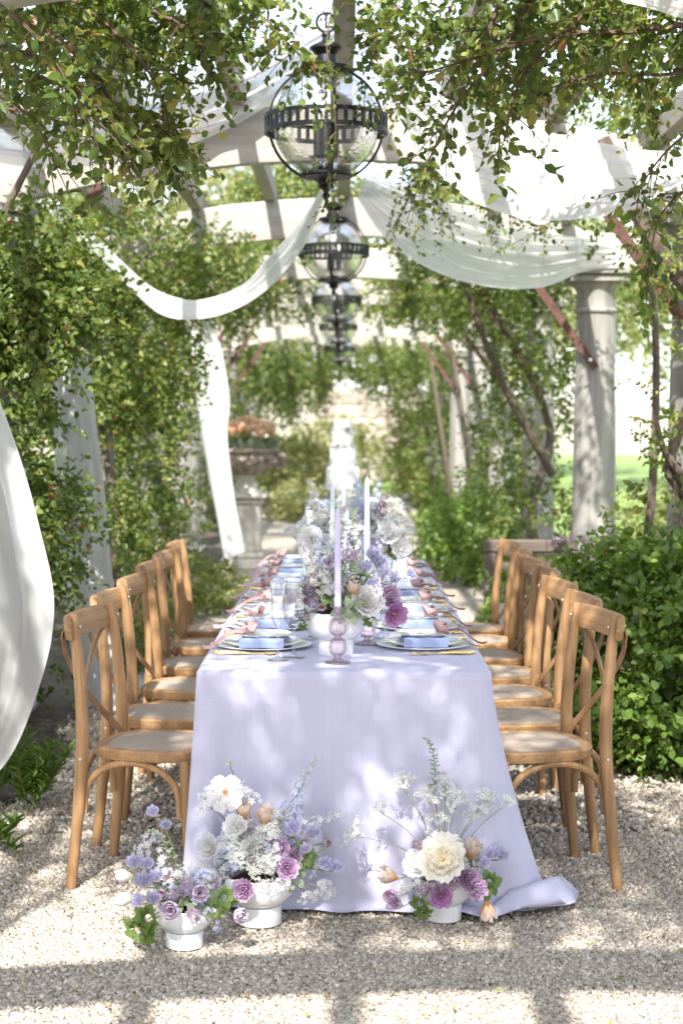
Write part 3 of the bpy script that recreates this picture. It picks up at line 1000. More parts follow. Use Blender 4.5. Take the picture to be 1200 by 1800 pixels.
# right side
rose('climbing rose trailing between the right columns behind the rustic bench', (1.9, 15.0, 0),
     [(1.6, 14.0, 2.3, 0.6, 0.8, 0.45, 380), (1.3, 13.6, 2.75, 0.8, 1.0, 0.32, 560), (1.55, 14.6, 1.4, 0.45, 0.8, 0.7, 220), (1.6, 14.2, 0.5, 0.5, 0.9, 0.45, 260),
      (1.2, 15.6, 2.65, 0.7, 1.0, 0.35, 500), (0.75, 13.2, 2.95, 0.5, 0.8, 0.22, 260), (1.75, 16.6, 1.6, 0.4, 0.7, 0.8, 200)],
     [([(1.75, 14.4, 0), (1.55, 14.2, 0.7), (1.75, 14.5, 1.4), (1.35, 14.2, 2.2), (0.9, 14.0, 2.9)], 0.05, 0.02),
      ([(1.72, 14.1, 1.05), (1.3, 13.8, 1.75), (1.05, 13.6, 2.3), (0.9, 13.6, 2.8)], 0.035, 0.02)], seed=25, tmean=0.46, size=0.048, length=0.19)
rose('leafy rose vault on the far right of the pergola path', (1.9, 23.0, 0),
     [(1.5, 19.5, 2.95, 0.75, 1.8, 0.32, 650), (2.05, 21, 0.8, 0.4, 2.2, 0.8, 480), (0.6, 20.5, 3.1, 0.7, 2.0, 0.25, 420), (1.35, 29.0, 2.1, 0.75, 2.0, 0.7, 900), (1.4, 29.0, 0.8, 0.7, 2.4, 0.8, 800),
      (0.8, 30.5, 2.3, 0.7, 1.8, 0.5, 600), (1.5, 29.5, 1.2, 0.7, 2.4, 1.2, 700), (0.75, 30.0, 2.5, 0.8, 2.0, 0.35, 500), (1.0, 18.2, 2.85, 0.7, 1.4, 0.28, 420)],
     [([(1.7, 22.6, 0), (1.6, 22.4, 1.2), (1.4, 22.7, 2.6)], 0.05, 0.02), ([(1.7, 26.2, 0), (1.5, 26, 1.2), (1.3, 26.3, 2.6)], 0.05, 0.02)],
     seed=26, n_scale=0.75, tmean=0.5, size=0.06, length=0.24)
rose('thick old rose trunk with pale leaves climbing the near right column', (1.72, 8.2, 0),
     [(1.60, 8.0, 1.72, 0.26, 0.3, 0.22, 60), (1.75, 8.1, 2.2, 0.35, 0.4, 0.3, 110), (1.55, 7.9, 1.35, 0.22, 0.3, 0.2, 28), (1.45, 8.0, 1.05, 0.2, 0.3, 0.25, 18)],
     [([(1.66, 8.1, 0), (1.60, 8.05, 0.6), (1.66, 8.1, 1.05), (1.52, 8.0, 1.28), (1.62, 8.0, 1.6), (1.72, 8.05, 2.0)], 0.035, 0.025),
      ([(1.95, 8.25, 1.75), (1.72, 8.1, 2.02), (1.5, 8.0, 2.25), (1.36, 7.95, 2.45), (1.2, 8.0, 2.8)], 0.06, 0.035),
      ([(1.9, 8.2, 1.1), (1.66, 8.0, 1.18), (1.5, 7.95, 1.34), (1.45, 7.95, 1.5)], 0.028, 0.012),
      ([(1.60, 8.0, 1.05), (1.75, 7.95, 0.95), (1.95, 8.0, 0.8)], 0.045, 0.03),
      ([(1.56, 7.9, 0.0), (1.55, 7.88, 0.4), (1.57, 7.9, 0.9), (1.54, 7.95, 1.2)], 0.010, 0.008)],
     seed=27, tmean=0.62, length=0.16, gap=-0.15)
rose('leafy rose crown on the rafters at the upper right, above the stone capital', (1.6, 9.6, 0),
     [(1.35, 9.7, 3.12, 0.6, 0.9, 0.24, 380), (1.75, 8.9, 2.95, 0.42, 0.6, 0.3, 230), (0.75, 10.2, 3.2, 0.45, 0.7, 0.16, 170), (1.9, 10.6, 2.7, 0.4, 0.7, 0.4, 220)],
     [([(1.6, 9.6, 0), (1.72, 9.5, 1.2), (1.7, 9.6, 2.4), (1.4, 9.7, 3.1)], 0.03, 0.012)], seed=29, tmean=0.52, length=0.2, gap=-0.2)
# roof leaves above the near bays, mostly unseen, added to dapple the table
rose('climbing rose over the near rafters, mostly out of view, added for dappled shade', (-1.85, 1.6, 0),
     [(-1.35, -0.4, 3.12, 0.45, 1.0, 0.13, 160), (1.35, 0.2, 3.12, 0.5, 1.0, 0.13, 200),
      (-0.45, 1.95, 3.2, 0.75, 0.55, 0.16, 640), (0.75, 1.95, 3.2, 0.8, 0.55, 0.16, 700), (1.5, 2.0, 3.15, 0.5, 0.7, 0.16, 380), (-1.45, 2.4, 3.15, 0.5, 0.7, 0.16, 330),
      (-0.75, 2.75, 3.2, 0.65, 0.65, 0.16, 420), (0.15, 2.6, 3.25, 0.6, 0.55, 0.16, 330), (1.0, 2.7, 3.2, 0.75, 0.7, 0.16, 480), (-0.1, 3.3, 3.25, 0.8, 0.5, 0.14, 280),
      (-1.5, 3.5, 3.1, 0.5, 1.1, 0.14, 460), (1.4, 3.8, 3.1, 0.55, 1.1, 0.14, 480), (0.3, 4.3, 3.25, 0.8, 0.6, 0.12, 330), (-0.6, 4.6, 3.25, 0.7, 0.7, 0.12, 360),
      (-1.0, 6.0, 2.86, 0.42, 0.45, 0.19, 280), (-0.62, 6.1, 2.96, 0.35, 0.4, 0.12, 150), (1.0, 5.8, 2.90, 0.45, 0.4, 0.15, 300), (0.5, 5.9, 2.95, 0.35, 0.4, 0.11, 150), (-0.35, 13.2, 3.2, 0.5, 0.55, 0.15, 420), (-0.1, 7.4, 3.3, 0.4, 0.6, 0.1, 60)],  # includes a farther leaf patch added to shade the cake
     [([(-1.65, 1.4, 0), (-1.66, 1.4, 1.5), (-1.6, 1.5, 2.9), (-1.2, 3.0, 3.2), (-0.6, 6.0, 3.3)], 0.04, 0.015)], seed=28, tmean=0.5, length=0.2, gap=-0.38, clump_s=4.5)

# hanging sprays: branch stems, side twigs, leaves; the nearest leaves are parts of their own
UNIT_LEAF = []
for tv in (0.15, 0.3, 0.45, 0.6, 0.8, 0.97):
    UNIT_LEAF.append(leaf_mesh('leaf', 'rose_leaf', np.zeros((1, 3)), np.array([[1.0, 0, 0]]), np.array([[0, 0, 1.0]]), np.ones(1), np.array([tv])))
def spray(label, base, branches, seed, name='hanging_rose', size=0.043, singles=280, tw_len=0.17, per_m=26):
    root = plant(name, label, 'rose', base, 'rose sprays hanging from the beams')
    r = np.random.default_rng(seed)
    rr = random.Random(seed)
    A = []
    for pts, r0 in branches:
        c = catmull([P(*p) for p in pts], 18)
        m = MB()
        m.tube(c, [r0 * (1 - 0.75 * i / 18) for i in range(19)], 6)
        L = sum((c[i + 1] - c[i]).length for i in range(18))
        nt_ = max(4, int(L * per_m))
        org = np.zeros((nt_, 3)); dr = np.zeros((nt_, 3))
        for k in range(nt_):
            s = rr.uniform(0.08, 1.0) * 18
            i = min(int(s), 17)
            p = c[i].lerp(c[i + 1], s - i)
            tg = (c[i + 1] - c[i]).normalized()
            d = (tg * 0.7 + Vector((rr.gauss(0, 0.6), rr.gauss(0, 0.6), rr.gauss(-0.15, 0.45)))).normalized()
            org[k] = p; dr[k] = d
            q = p + d * tw_len * 0.9 + Vector((0, 0, -0.25 * tw_len))
            m.tube([p, p.lerp(q, 0.5) + Vector((0, 0, 0.008)), q], [0.0022, 0.0016, 0.001], 4, cap=False)
        at_world(m.build('branch', 'twig', root), root)
        A.append(twig_leaves(r, org, dr, tw_len, 8, size, droop=0.3, tint_mean=0.42, tint_sd=0.22, upness=0.45))
    pos, d, nrm, sz, ti = [np.concatenate([a[j] for a in A]) for j in range(5)]
    # those that show largest: big and close to the lens
    scr = sz / pos[:, 1]
    pyy = 735 - (pos[:, 2] - EYE) / pos[:, 1] * FPX
    pxx = 604 + pos[:, 0] / pos[:, 1] * FPX
    vis = (pyy > 0) & (pxx > 0) & (pxx < 1200)
    order = np.argsort(-(scr * vis))
    one, rest = order[:singles], order[singles:]
    at_world(stuff(link('foliage', leaf_mesh('foliage', 'rose_leaf', pos[rest], d[rest], nrm[rest], sz[rest], ti[rest]), root)), root)
    dd = unit(d[one]); nn = unit(nrm[one] - dd * np.sum(nrm[one] * dd, axis=1, keepdims=True)); ss = np.cross(nn, dd)
    for k, j in enumerate(one):
        me = UNIT_LEAF[min(5, int(ti[j] * 5.99))]
        mat = Matrix((( dd[k][0], ss[k][0], nn[k][0]), (dd[k][1], ss[k][1], nn[k][1]), (dd[k][2], ss[k][2], nn[k][2])))
        link('leaf', me, root, Vector(pos[j]) - root.location, mat.to_euler(), float(sz[j]))
    return root
spray('rose branches hanging down at the upper left before the first curved beam', (-1.1, 5.3, 0),
      [([(-120, -40, 5.6), (60, 40, 5.5), (180, 150, 5.4), (225, 270, 5.35)], 0.009),
       ([(-60, 60, 5.3), (80, 110, 5.3), (190, 200, 5.3), (250, 320, 5.3)], 0.008),
       ([(20, -60, 5.6), (160, 20, 5.6), (250, 110, 5.5), (290, 190, 5.45), (300, 270, 5.4)], 0.008),
       ([(100, -60, 5.9), (270, 20, 5.8), (340, 60, 5.8), (370, 130, 5.8)], 0.008),
       ([(-80, 140, 5.2), (20, 180, 5.2), (70, 230, 5.2), (90, 290, 5.2)], 0.006),
       ([(-80, 20, 5.9), (100, 75, 5.9), (230, 95, 5.9), (330, 150, 5.9)], 0.008),
       ([(-40, 100, 5.6), (110, 150, 5.6), (240, 230, 5.5), (310, 290, 5.5)], 0.007),
       ([(-80, 10, 6.2), (80, 30, 6.2), (220, 40, 6.2), (400, 60, 6.2)], 0.008),
       ([(-80, 120, 6.0), (60, 140, 6.0), (180, 170, 6.0), (300, 230, 6.0)], 0.007),
       ([(-60, 180, 5.7), (60, 200, 5.7), (160, 240, 5.7), (200, 300, 5.7)], 0.006),
       ([(60, -60, 6.3), (200, 10, 6.3), (320, 30, 6.3), (430, 20, 6.3)], 0.006),
       ([(330, -60, 6.4), (450, 20, 6.4), (500, 70, 6.3), (540, 110, 6.3)], 0.005),
       ([(-60, -40, 5.0), (60, 60, 4.95), (130, 150, 4.9), (160, 210, 4.9)], 0.006)], 31, per_m=38)
spray('rose branches hanging down at the upper right before the white swag', (1.0, 5.6, 0),
      [([(960, -60, 5.6), (900, 60, 5.6), (800, 190, 5.55), (745, 300, 5.5)], 0.009),
       ([(1100, -60, 5.5), (1010, 40, 5.5), (920, 130, 5.5), (885, 250, 5.5)], 0.009),
       ([(900, -60, 5.8), (860, 60, 5.8), (865, 150, 5.8), (880, 230, 5.8)], 0.008),
       ([(1280, 30, 5.5), (1120, 55, 5.5), (980, 60, 5.5), (840, 100, 5.5), (740, 130, 5.5)], 0.010),
       ([(820, -60, 6.2), (780, 40, 6.2), (720, 130, 6.1), (700, 190, 6.1)], 0.006),
       ([(1280, 100, 5.6), (1180, 130, 5.6), (1060, 130, 5.6), (950, 160, 5.6)], 0.008),
       ([(720, -60, 6.6), (690, 20, 6.6), (660, 90, 6.5), (640, 150, 6.5)], 0.004),
       ([(1300, 180, 5.5), (1200, 240, 5.5), (1150, 290, 5.5), (1120, 340, 5.5)], 0.006),
       ([(1040, -50, 6.0), (1080, 60, 6.0), (1110, 130, 6.0), (1130, 190, 6.0)], 0.008),
       ([(1260, -20, 6.2), (1100, 20, 6.2), (940, 40, 6.2), (780, 60, 6.2)], 0.008),
       ([(1270, 60, 6.4), (1120, 100, 6.4), (980, 110, 6.4), (850, 150, 6.4), (760, 220, 6.3)], 0.008),
       ([(1150, -50, 6.3), (1000, 40, 6.3), (880, 90, 6.3), (690, 150, 6.3)], 0.007),
       ([(980, -50, 6.5), (850, 20, 6.5), (740, 60, 6.5), (660, 60, 6.5)], 0.006),
       ([(1290, 300, 5.8), (1210, 330, 5.8), (1160, 380, 5.8), (1140, 460, 5.8)], 0.006)], 32, per_m=32)
spray('thin rose sprig trailing over the front of the nearest lantern', (-0.05, 6.72, 0),
      [([(600, -60, 6.8), (575, 60, 6.72), (580, 130, 6.68), (590, 230, 6.66), (575, 320, 6.7), (578, 370, 6.75)], 0.003)], 33, size=0.026, singles=40, tw_len=0.08, per_m=22)
spray('light rose spray hanging right of the second lantern before the white swag', (0.4, 9.0, 0),
      [([(700, 150, 8.9), (740, 260, 8.9), (760, 340, 8.9), (800, 400, 8.8)], 0.007),
       ([(660, 200, 9.0), (700, 280, 8.9), (720, 340, 8.9), (690, 400, 8.9)], 0.006),
       ([(860, 260, 8.8), (860, 330, 8.8), (900, 380, 8.8), (960, 400, 8.8)], 0.006),
       ([(720, 230, 8.9), (800, 300, 8.8), (850, 350, 8.8), (860, 410, 8.8)], 0.006),
       ([(1010, 330, 8.6), (980, 380, 8.6), (900, 430, 8.6)], 0.005)], 34, size=0.034, singles=120, per_m=26)

# low shrubs and plants
rose('bright green leafy shrub at the lower right behind the chairs', (1.45, 7.4, 0),
     [(1.42, 7.3, 0.35, 0.50, 0.5, 0.36, 800), (1.7, 7.6, 0.55, 0.5, 0.6, 0.45, 700), (1.30, 7.7, 0.55, 0.36, 0.4, 0.36, 380), (1.95, 7.4, 0.3, 0.4, 0.5, 0.35, 300)],
     [([(1.5, 7.4, 0), (1.52, 7.4, 0.3), (1.5, 7.4, 0.6)], 0.015, 0.006), ([(1.7, 7.4, 0), (1.66, 7.35, 0.3), (1.7, 7.4, 0.7)], 0.012, 0.005)],
     seed=41, n_scale=1.15, mat='shrub_leaf', tmean=0.55, size=0.046, width=0.40, gap=-0.2, clump_s=6.0, name='garden_shrub', cat='shrub', group='shrubs along the path', length=0.14, per=8)
rose('reddish low roses growing round the foot of the near right column', (1.75, 8.6, 0),
     [(1.42, 8.4, 0.62, 0.4, 0.5, 0.3, 200), (1.75, 8.2, 0.62, 0.4, 0.5, 0.25, 170), (1.5, 9.4, 0.42, 0.42, 0.8, 0.4, 280)],
     [([(1.6, 8.4, 0), (1.55, 8.4, 0.5), (1.5, 8.3, 1.0)], 0.01, 0.004)],
     seed=42, tmean=0.66, size=0.036, name='garden_shrub', cat='shrub', group='shrubs along the path', length=0.16)
rose('leafy low plant at the far right side of the path with red blooms', (1.15, 16.2, 0),
     [(1.15, 16.0, 0.3, 0.45, 1.2, 0.4, 650), (1.3, 17.8, 0.45, 0.45, 1.3, 0.5, 500)],
     [([(1.2, 16, 0), (1.2, 16, 0.4)], 0.01, 0.004)], seed=43, mat='shrub_leaf', tmean=0.65, size=0.055, name='garden_shrub', cat='shrub', group='shrubs along the path', length=0.16)
rose('small bright green plant beside the stone trough behind the right chairs', (0.98, 10.6, 0),
     [(0.98, 10.6, 0.17, 0.17, 0.2, 0.17, 130)], [([(0.98, 10.6, 0), (0.98, 10.6, 0.2)], 0.006, 0.003)],
     seed=44, mat='shrub_leaf', tmean=0.75, size=0.05, name='garden_shrub', cat='shrub', group='shrubs along the path', length=0.1)
rose('low brownish plants at the foot of the tied-back drape', (-1.15, 13.6, 0),
     [(-1.2, 13.4, 0.16, 0.42, 1.0, 0.22, 420), (-1.3, 10.6, 0.2, 0.3, 0.8, 0.22, 300)], [([(-1.2, 13.6, 0), (-1.2, 13.6, 0.2)], 0.006, 0.003)],
     seed=45, mat='tree_leaf', tmean=0.6, size=0.045, name='garden_shrub', cat='shrub', group='shrubs along the path', length=0.13)
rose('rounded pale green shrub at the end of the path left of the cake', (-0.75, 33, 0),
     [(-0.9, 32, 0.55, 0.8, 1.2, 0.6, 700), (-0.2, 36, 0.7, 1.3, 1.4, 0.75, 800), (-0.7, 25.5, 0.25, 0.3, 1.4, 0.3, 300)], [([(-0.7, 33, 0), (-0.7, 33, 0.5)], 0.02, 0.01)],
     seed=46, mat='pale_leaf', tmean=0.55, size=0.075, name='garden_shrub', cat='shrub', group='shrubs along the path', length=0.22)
rose('rounded shrub at the end of the path right of the cake', (1.7, 35, 0),
     [(1.7, 34.5, 0.5, 0.7, 1.2, 0.6, 500), (3.4, 38, 0.7, 1.3, 1.4, 0.8, 500)], [([(1.7, 35, 0), (1.7, 35, 0.4)], 0.02, 0.01)],
     seed=47, mat='tree_leaf', tmean=0.6, size=0.075, name='garden_shrub', cat='shrub', group='shrubs along the path', length=0.22)

rose('leafy garden shrub on the lawn seen right of the near full column', (3.3, 16.5, 0),
     [(3.2, 16.0, 0.4, 0.7, 0.8, 0.45, 420), (4.2, 19.0, 0.5, 0.9, 0.9, 0.55, 420)], [([(3.3, 16.5, 0), (3.3, 16.5, 0.4)], 0.01, 0.005)],
     seed=48, mat='tree_leaf', tmean=0.6, size=0.055, name='garden_shrub', cat='shrub', group='shrubs along the path', length=0.18)

def blade_plant(label, base, n, h, seed, mat='shrub_leaf', wid=0.14, name='border_plant'):
    root = plant(name, label, 'plant', base)
    r = np.random.default_rng(seed)
    rr = random.Random(seed)
    A = []
    for k in range(n):
        p0 = Vector((rr.gauss(0, 0.09), rr.gauss(0, 0.07), 0.0))
        p1 = p0 + Vector((rr.gauss(0, 0.09), rr.gauss(0, 0.07), h * rr.uniform(0.6, 1.1)))
        m = MB()
        m.tube([p0, p0.lerp(p1, 0.5), p1], [0.003, 0.0025, 0.0015], 5)
        m.build('stem', 'green_stem', root)
        nl = 26
        t = np.linspace(0.15, 1, nl)
        pos = np.array(p0)[None] + (np.array(p1) - np.array(p0))[None] * t[:, None]
        an = np.arange(nl) * 2.4 + rr.uniform(0, 6)
        d = np.stack([np.cos(an), np.sin(an), 0.9 + 0 * an], axis=1)
        A.append((pos, d, np.stack([-np.cos(an) * 0.6, -np.sin(an) * 0.6, 1 + 0 * an], axis=1), r.uniform(0.05, 0.085, nl), np.clip(r.normal(0.4, 0.2, nl), 0, 1)))
    a = [np.concatenate([x[j] for x in A]) for j in range(5)]
    stuff(link('foliage', leaf_mesh('foliage', mat, *a, width=wid), root))
blade_plant('narrow leaved green plant at the left edge under the billowing curtain', (-1.28, 6.55, 0.01), 12, 0.26, 51)
blade_plant('small clump of narrow green leaves low at the left edge', (-1.27, 5.85, 0.01), 7, 0.15, 52)

# columbines with nodding pale pink flowers behind the right chairs
col = plant('columbine', 'pale pink columbine with thin dark stems behind the right chairs', 'flower', (1.12, 8.0, 0))
for k in range(13):
    x, y = R.uniform(-0.2, 0.42), R.uniform(-0.25, 0.3)
    h = R.uniform(0.72, 0.99)
    top = Vector((x + R.gauss(0, 0.05), y, h))
    m = MB()
    m.tube([(x * 0.6, y, 0), (x, y, h * 0.6), top, top + Vector((0.02, -0.01, 0.008)), top + Vector((0.03, -0.015, -0.012))], [0.003, 0.0025, 0.002, 0.0016, 0.0014], 5)
    m.build('stem', 'red_stem', col)
    f = MB()
    for q in range(5):
        a = q * 2 * math.pi / 5
        def fn(u, v, a=a):
            w = (0.012 if u < 0.7 else 0.012 * (1 - u) / 0.3 + 0.001) * (v - 0.5) * 2 * math.sin(math.pi * min(u + 0.15, 1))
            rr = 0.006 + 0.03 * u
            return (rr * math.cos(a) - w * math.sin(a), rr * math.sin(a) + w * math.cos(a), -0.012 - 0.012 * u + 0.02 * u * u)
        f.grid(fn, 4, 2, lambda u, v: u)
        f.tube([(0.008 * math.cos(a), 0.008 * math.sin(a), -0.012), (0.012 * math.cos(a), 0.012 * math.sin(a), 0.005), (0.007 * math.cos(a), 0.007 * math.sin(a), 0.022)], [0.004, 0.003, 0.001], 5)
    f.build('bloom', 'petal_pink', col, loc=top + Vector((0.03, -0.015, -0.012)), rot=(R.uniform(-0.5, 0.5), R.uniform(-0.5, 0.5), R.uniform(0, 6)), scale=0.85)

# background trees
def tree(label, base, h, rad, seed, mat='tree_leaf', n=900, size=0.16, tmean=0.55):
    root = plant('garden_tree', label, 'tree', base, 'trees behind the pergola')
    r = np.random.default_rng(seed)
    rr = random.Random(seed)
    x, y, _ = base
    bl = []
    tips = []
    for k in range(7):
        a = rr.uniform(0, 6.28)
        d = rad * rr.uniform(0.2, 0.65)
        c = (x + d * math.cos(a), y + d * math.sin(a), h * rr.uniform(0.42, 0.82))
        tips.append(c)
        bl.append((*c, rad * rr.uniform(0.45, 0.65), rad * rr.uniform(0.45, 0.65), h * rr.uniform(0.13, 0.22), n // 7))
    at_world(foliage('crown', mat, r, bl, root, per=8, size=size, length=size * 3.4, tint_mean=tmean, clump_s=1.3), root)
    tr = MB()
    c = catmull([(x, y, 0), (x + 0.1, y, h * 0.25), (x - 0.05, y, h * 0.5), (x, y, h * 0.8)], 12)
    tr.tube(c, [h * 0.03 * (1 - 0.7 * i / 12) for i in range(13)], 9)
    for tp in tips:
        s = Vector((x, y, tp[2] * 0.6))
        tr.tube([s, s.lerp(Vector(tp), 0.5) + Vector((0, 0, 0.1)), tp], [h * 0.012, h * 0.008, h * 0.003], 6)
    at_world(tr.build('trunk', 'bark', root), root)
for i, (lb, b, h, rad, m, n, tm) in enumerate([
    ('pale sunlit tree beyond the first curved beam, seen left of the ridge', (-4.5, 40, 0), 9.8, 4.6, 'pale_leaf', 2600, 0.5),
    ('sunlit tree seen just left of the second lantern', (-0.6, 46, 0), 9.6, 4.4, 'tree_leaf', 2400, 0.7),
    ('broad tree at the far left behind the climbing roses', (-10.5, 38, 0), 8.5, 4.6, 'tree_leaf', 1500, 0.6),
    ('green tree beyond the lawn at the right, behind the near full column', (7.2, 34, 0), 6.2, 3.0, 'tree_leaf', 1200, 0.6),
    ('tall tree at the right edge beyond the lawn', (11.5, 38, 0), 8.5, 3.6, 'tree_leaf', 1400, 0.55),
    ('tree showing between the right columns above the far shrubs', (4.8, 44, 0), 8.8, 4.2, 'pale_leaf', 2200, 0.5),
    ('bushy tree on the left close behind the pergola roses', (-5.2, 19, 0), 4.6, 2.3, 'tree_leaf', 1300, 0.5),
    ('bushy tree on the left between the roses and the far tree', (-6.0, 27, 0), 5.5, 2.8, 'tree_leaf', 1200, 0.5)]):
    tree(lb, b, h, rad, 60 + i, m, n, 0.15, tm)
# ------------------------------------------------------------------ tablecloth
TZ, TY0, TY1, THW = 0.745, 5.155, 9.14, 0.437
def smooth01(a, b, x):
    t = min(max((x - a) / (b - a), 0), 1)
    return t * t * (3 - 2 * t)
def tablecloth():
    m = MB()
    rc = 0.03
    per = []
    def seg(p, q, n, nrm):
        for i in range(n):
            t = i / n
            per.append((p[0] + (q[0] - p[0]) * t, p[1] + (q[1] - p[1]) * t, nrm[0], nrm[1]))
    def corner(cx, cy_, a0, n=9):
        for i in range(n):
            a = math.radians(a0 + 90 * i / n)
            per.append((cx + rc * math.cos(a), cy_ + rc * math.sin(a), math.cos(a), math.sin(a)))
    x0, x1, y0, y1 = -THW, THW, TY0, TY1
    seg((x0 + rc, y0), (x1 - rc, y0), 90, (0, -1)); corner(x1 - rc, y0 + rc, -90)
    seg((x1, y0 + rc), (x1, y1 - rc), 70, (1, 0)); corner(x1 - rc, y1 - rc, 0)
    seg((x1 - rc, y1), (x0 + rc, y1), 24, (0, 1)); corner(x0 + rc, y1 - rc, 90)
    seg((x0, y1 - rc), (x0, y0 + rc), 70, (-1, 0)); corner(x0 + rc, y0 + rc, 180)
    n = len(per)
    rows = 46
    vs, fs = [], []
    for r_ in range(rows + 1):
        for (x, y, nx, ny) in per:
            dR = math.hypot(x - x1, y - y0)                   # distance from the front right corner
            dL = math.hypot(x - x0, y - y0)
            gR, gL = math.exp(-(dR / 0.17) ** 2), math.exp(-(dL / 0.15) ** 2)
            extra = 0.012 + 0.14 * math.exp(-(dR / 0.12) ** 2) + 0.03 * math.exp(-((x - 0.30) / 0.15) ** 2) * (1 if ny < -0.5 else 0)
            L = TZ + extra
            l = L * (r_ / rows)
            # bend over the table edge, drop, then lie on the ground
            rb = 0.012
            if l < rb * 1.5708:
                a = l / rb
                out, z = rb * math.sin(a), TZ - rb * (1 - math.cos(a))
            else:
                out, z = rb, TZ - rb - (l - rb * 1.5708)
            gone = 0.0
            if z < 0.020:
                gone = 0.020 - z
                z = 0.020
            h = (TZ - z) / TZ
            side = abs(nx) > 0.5
            flare = 0.016 + 0.125 * gR - 0.012 * gL + (0.004 if side else 0)
            s = x if not side else y
            wave = 0.006 * math.sin(s * 17 + 1.0) + 0.005 * math.sin(s * 31 + 2.2) + (0.010 * math.sin(s * 9) if side else 0)
            wave += 0.042 * gL * math.sin(dL * 46) - 0.026 * gR * math.sin(dR * 44)
            if not side:
                wave += 0.018 * math.exp(-((x + 0.06 - 0.05 * h) / 0.05) ** 2) - 0.014 * math.exp(-((x - 0.19 - 0.06 * h) / 0.04) ** 2) + 0.013 * math.exp(-((x + 0.27) / 0.035) ** 2)
            out += flare * h ** 1.25 + wave * h ** 1.1
            if not side:
                out += 0.0016 * math.exp(-((h - 0.36) / 0.006) ** 2) + 0.0016 * math.exp(-((x - 0.005) / 0.005) ** 2)
            # creases running down to the pulled corner
            if gone == 0 and not side and nx > -0.5:
                cr = smooth01(0.45, 1.0, h) * smooth01(0.05, 0.35, x)
                out += cr * 0.012 * math.sin(26 * (x + 0.55 * h))
            px_, py_ = x + nx * out, y + ny * out
            if gR > 0.02:
                px_ += 0.07 * gR * h ** 1.8
                py_ += 0.06 * gR * h ** 2
            if gone > 0:
                k = gone
                w = math.exp(-(dR / 0.12) ** 2)
                px_ += nx * k * (1 - w) + 0.55 * k * w
                py_ += ny * k * (1 - w) - 0.04 * k * w + 0.015 * math.sin(k * 40) * w
                z += w * (0.075 * math.sin(math.pi * min(k / 0.14, 1.0)) ** 0.8 * (0.62 + 0.38 * math.sin(y * 70 + x * 40)) + 0.012 * (1 - math.cos(k * 60)))
            vs.append((px_, py_, z))
    for r_ in range(rows):
        for k in range(n):
            a, b = r_ * n + k, r_ * n + (k + 1) % n
            fs.append((a, a + n, b + n, b))
    fs.append(tuple(range(n)))
    m.add(vs, fs)
    o = m.build('tablecloth', 'lavender_cloth', sharp=None)
    # flat top: shade it flat-ended
    return tag(o, 'lavender floor-length tablecloth over the long dining table', 'tablecloth')
tablecloth()

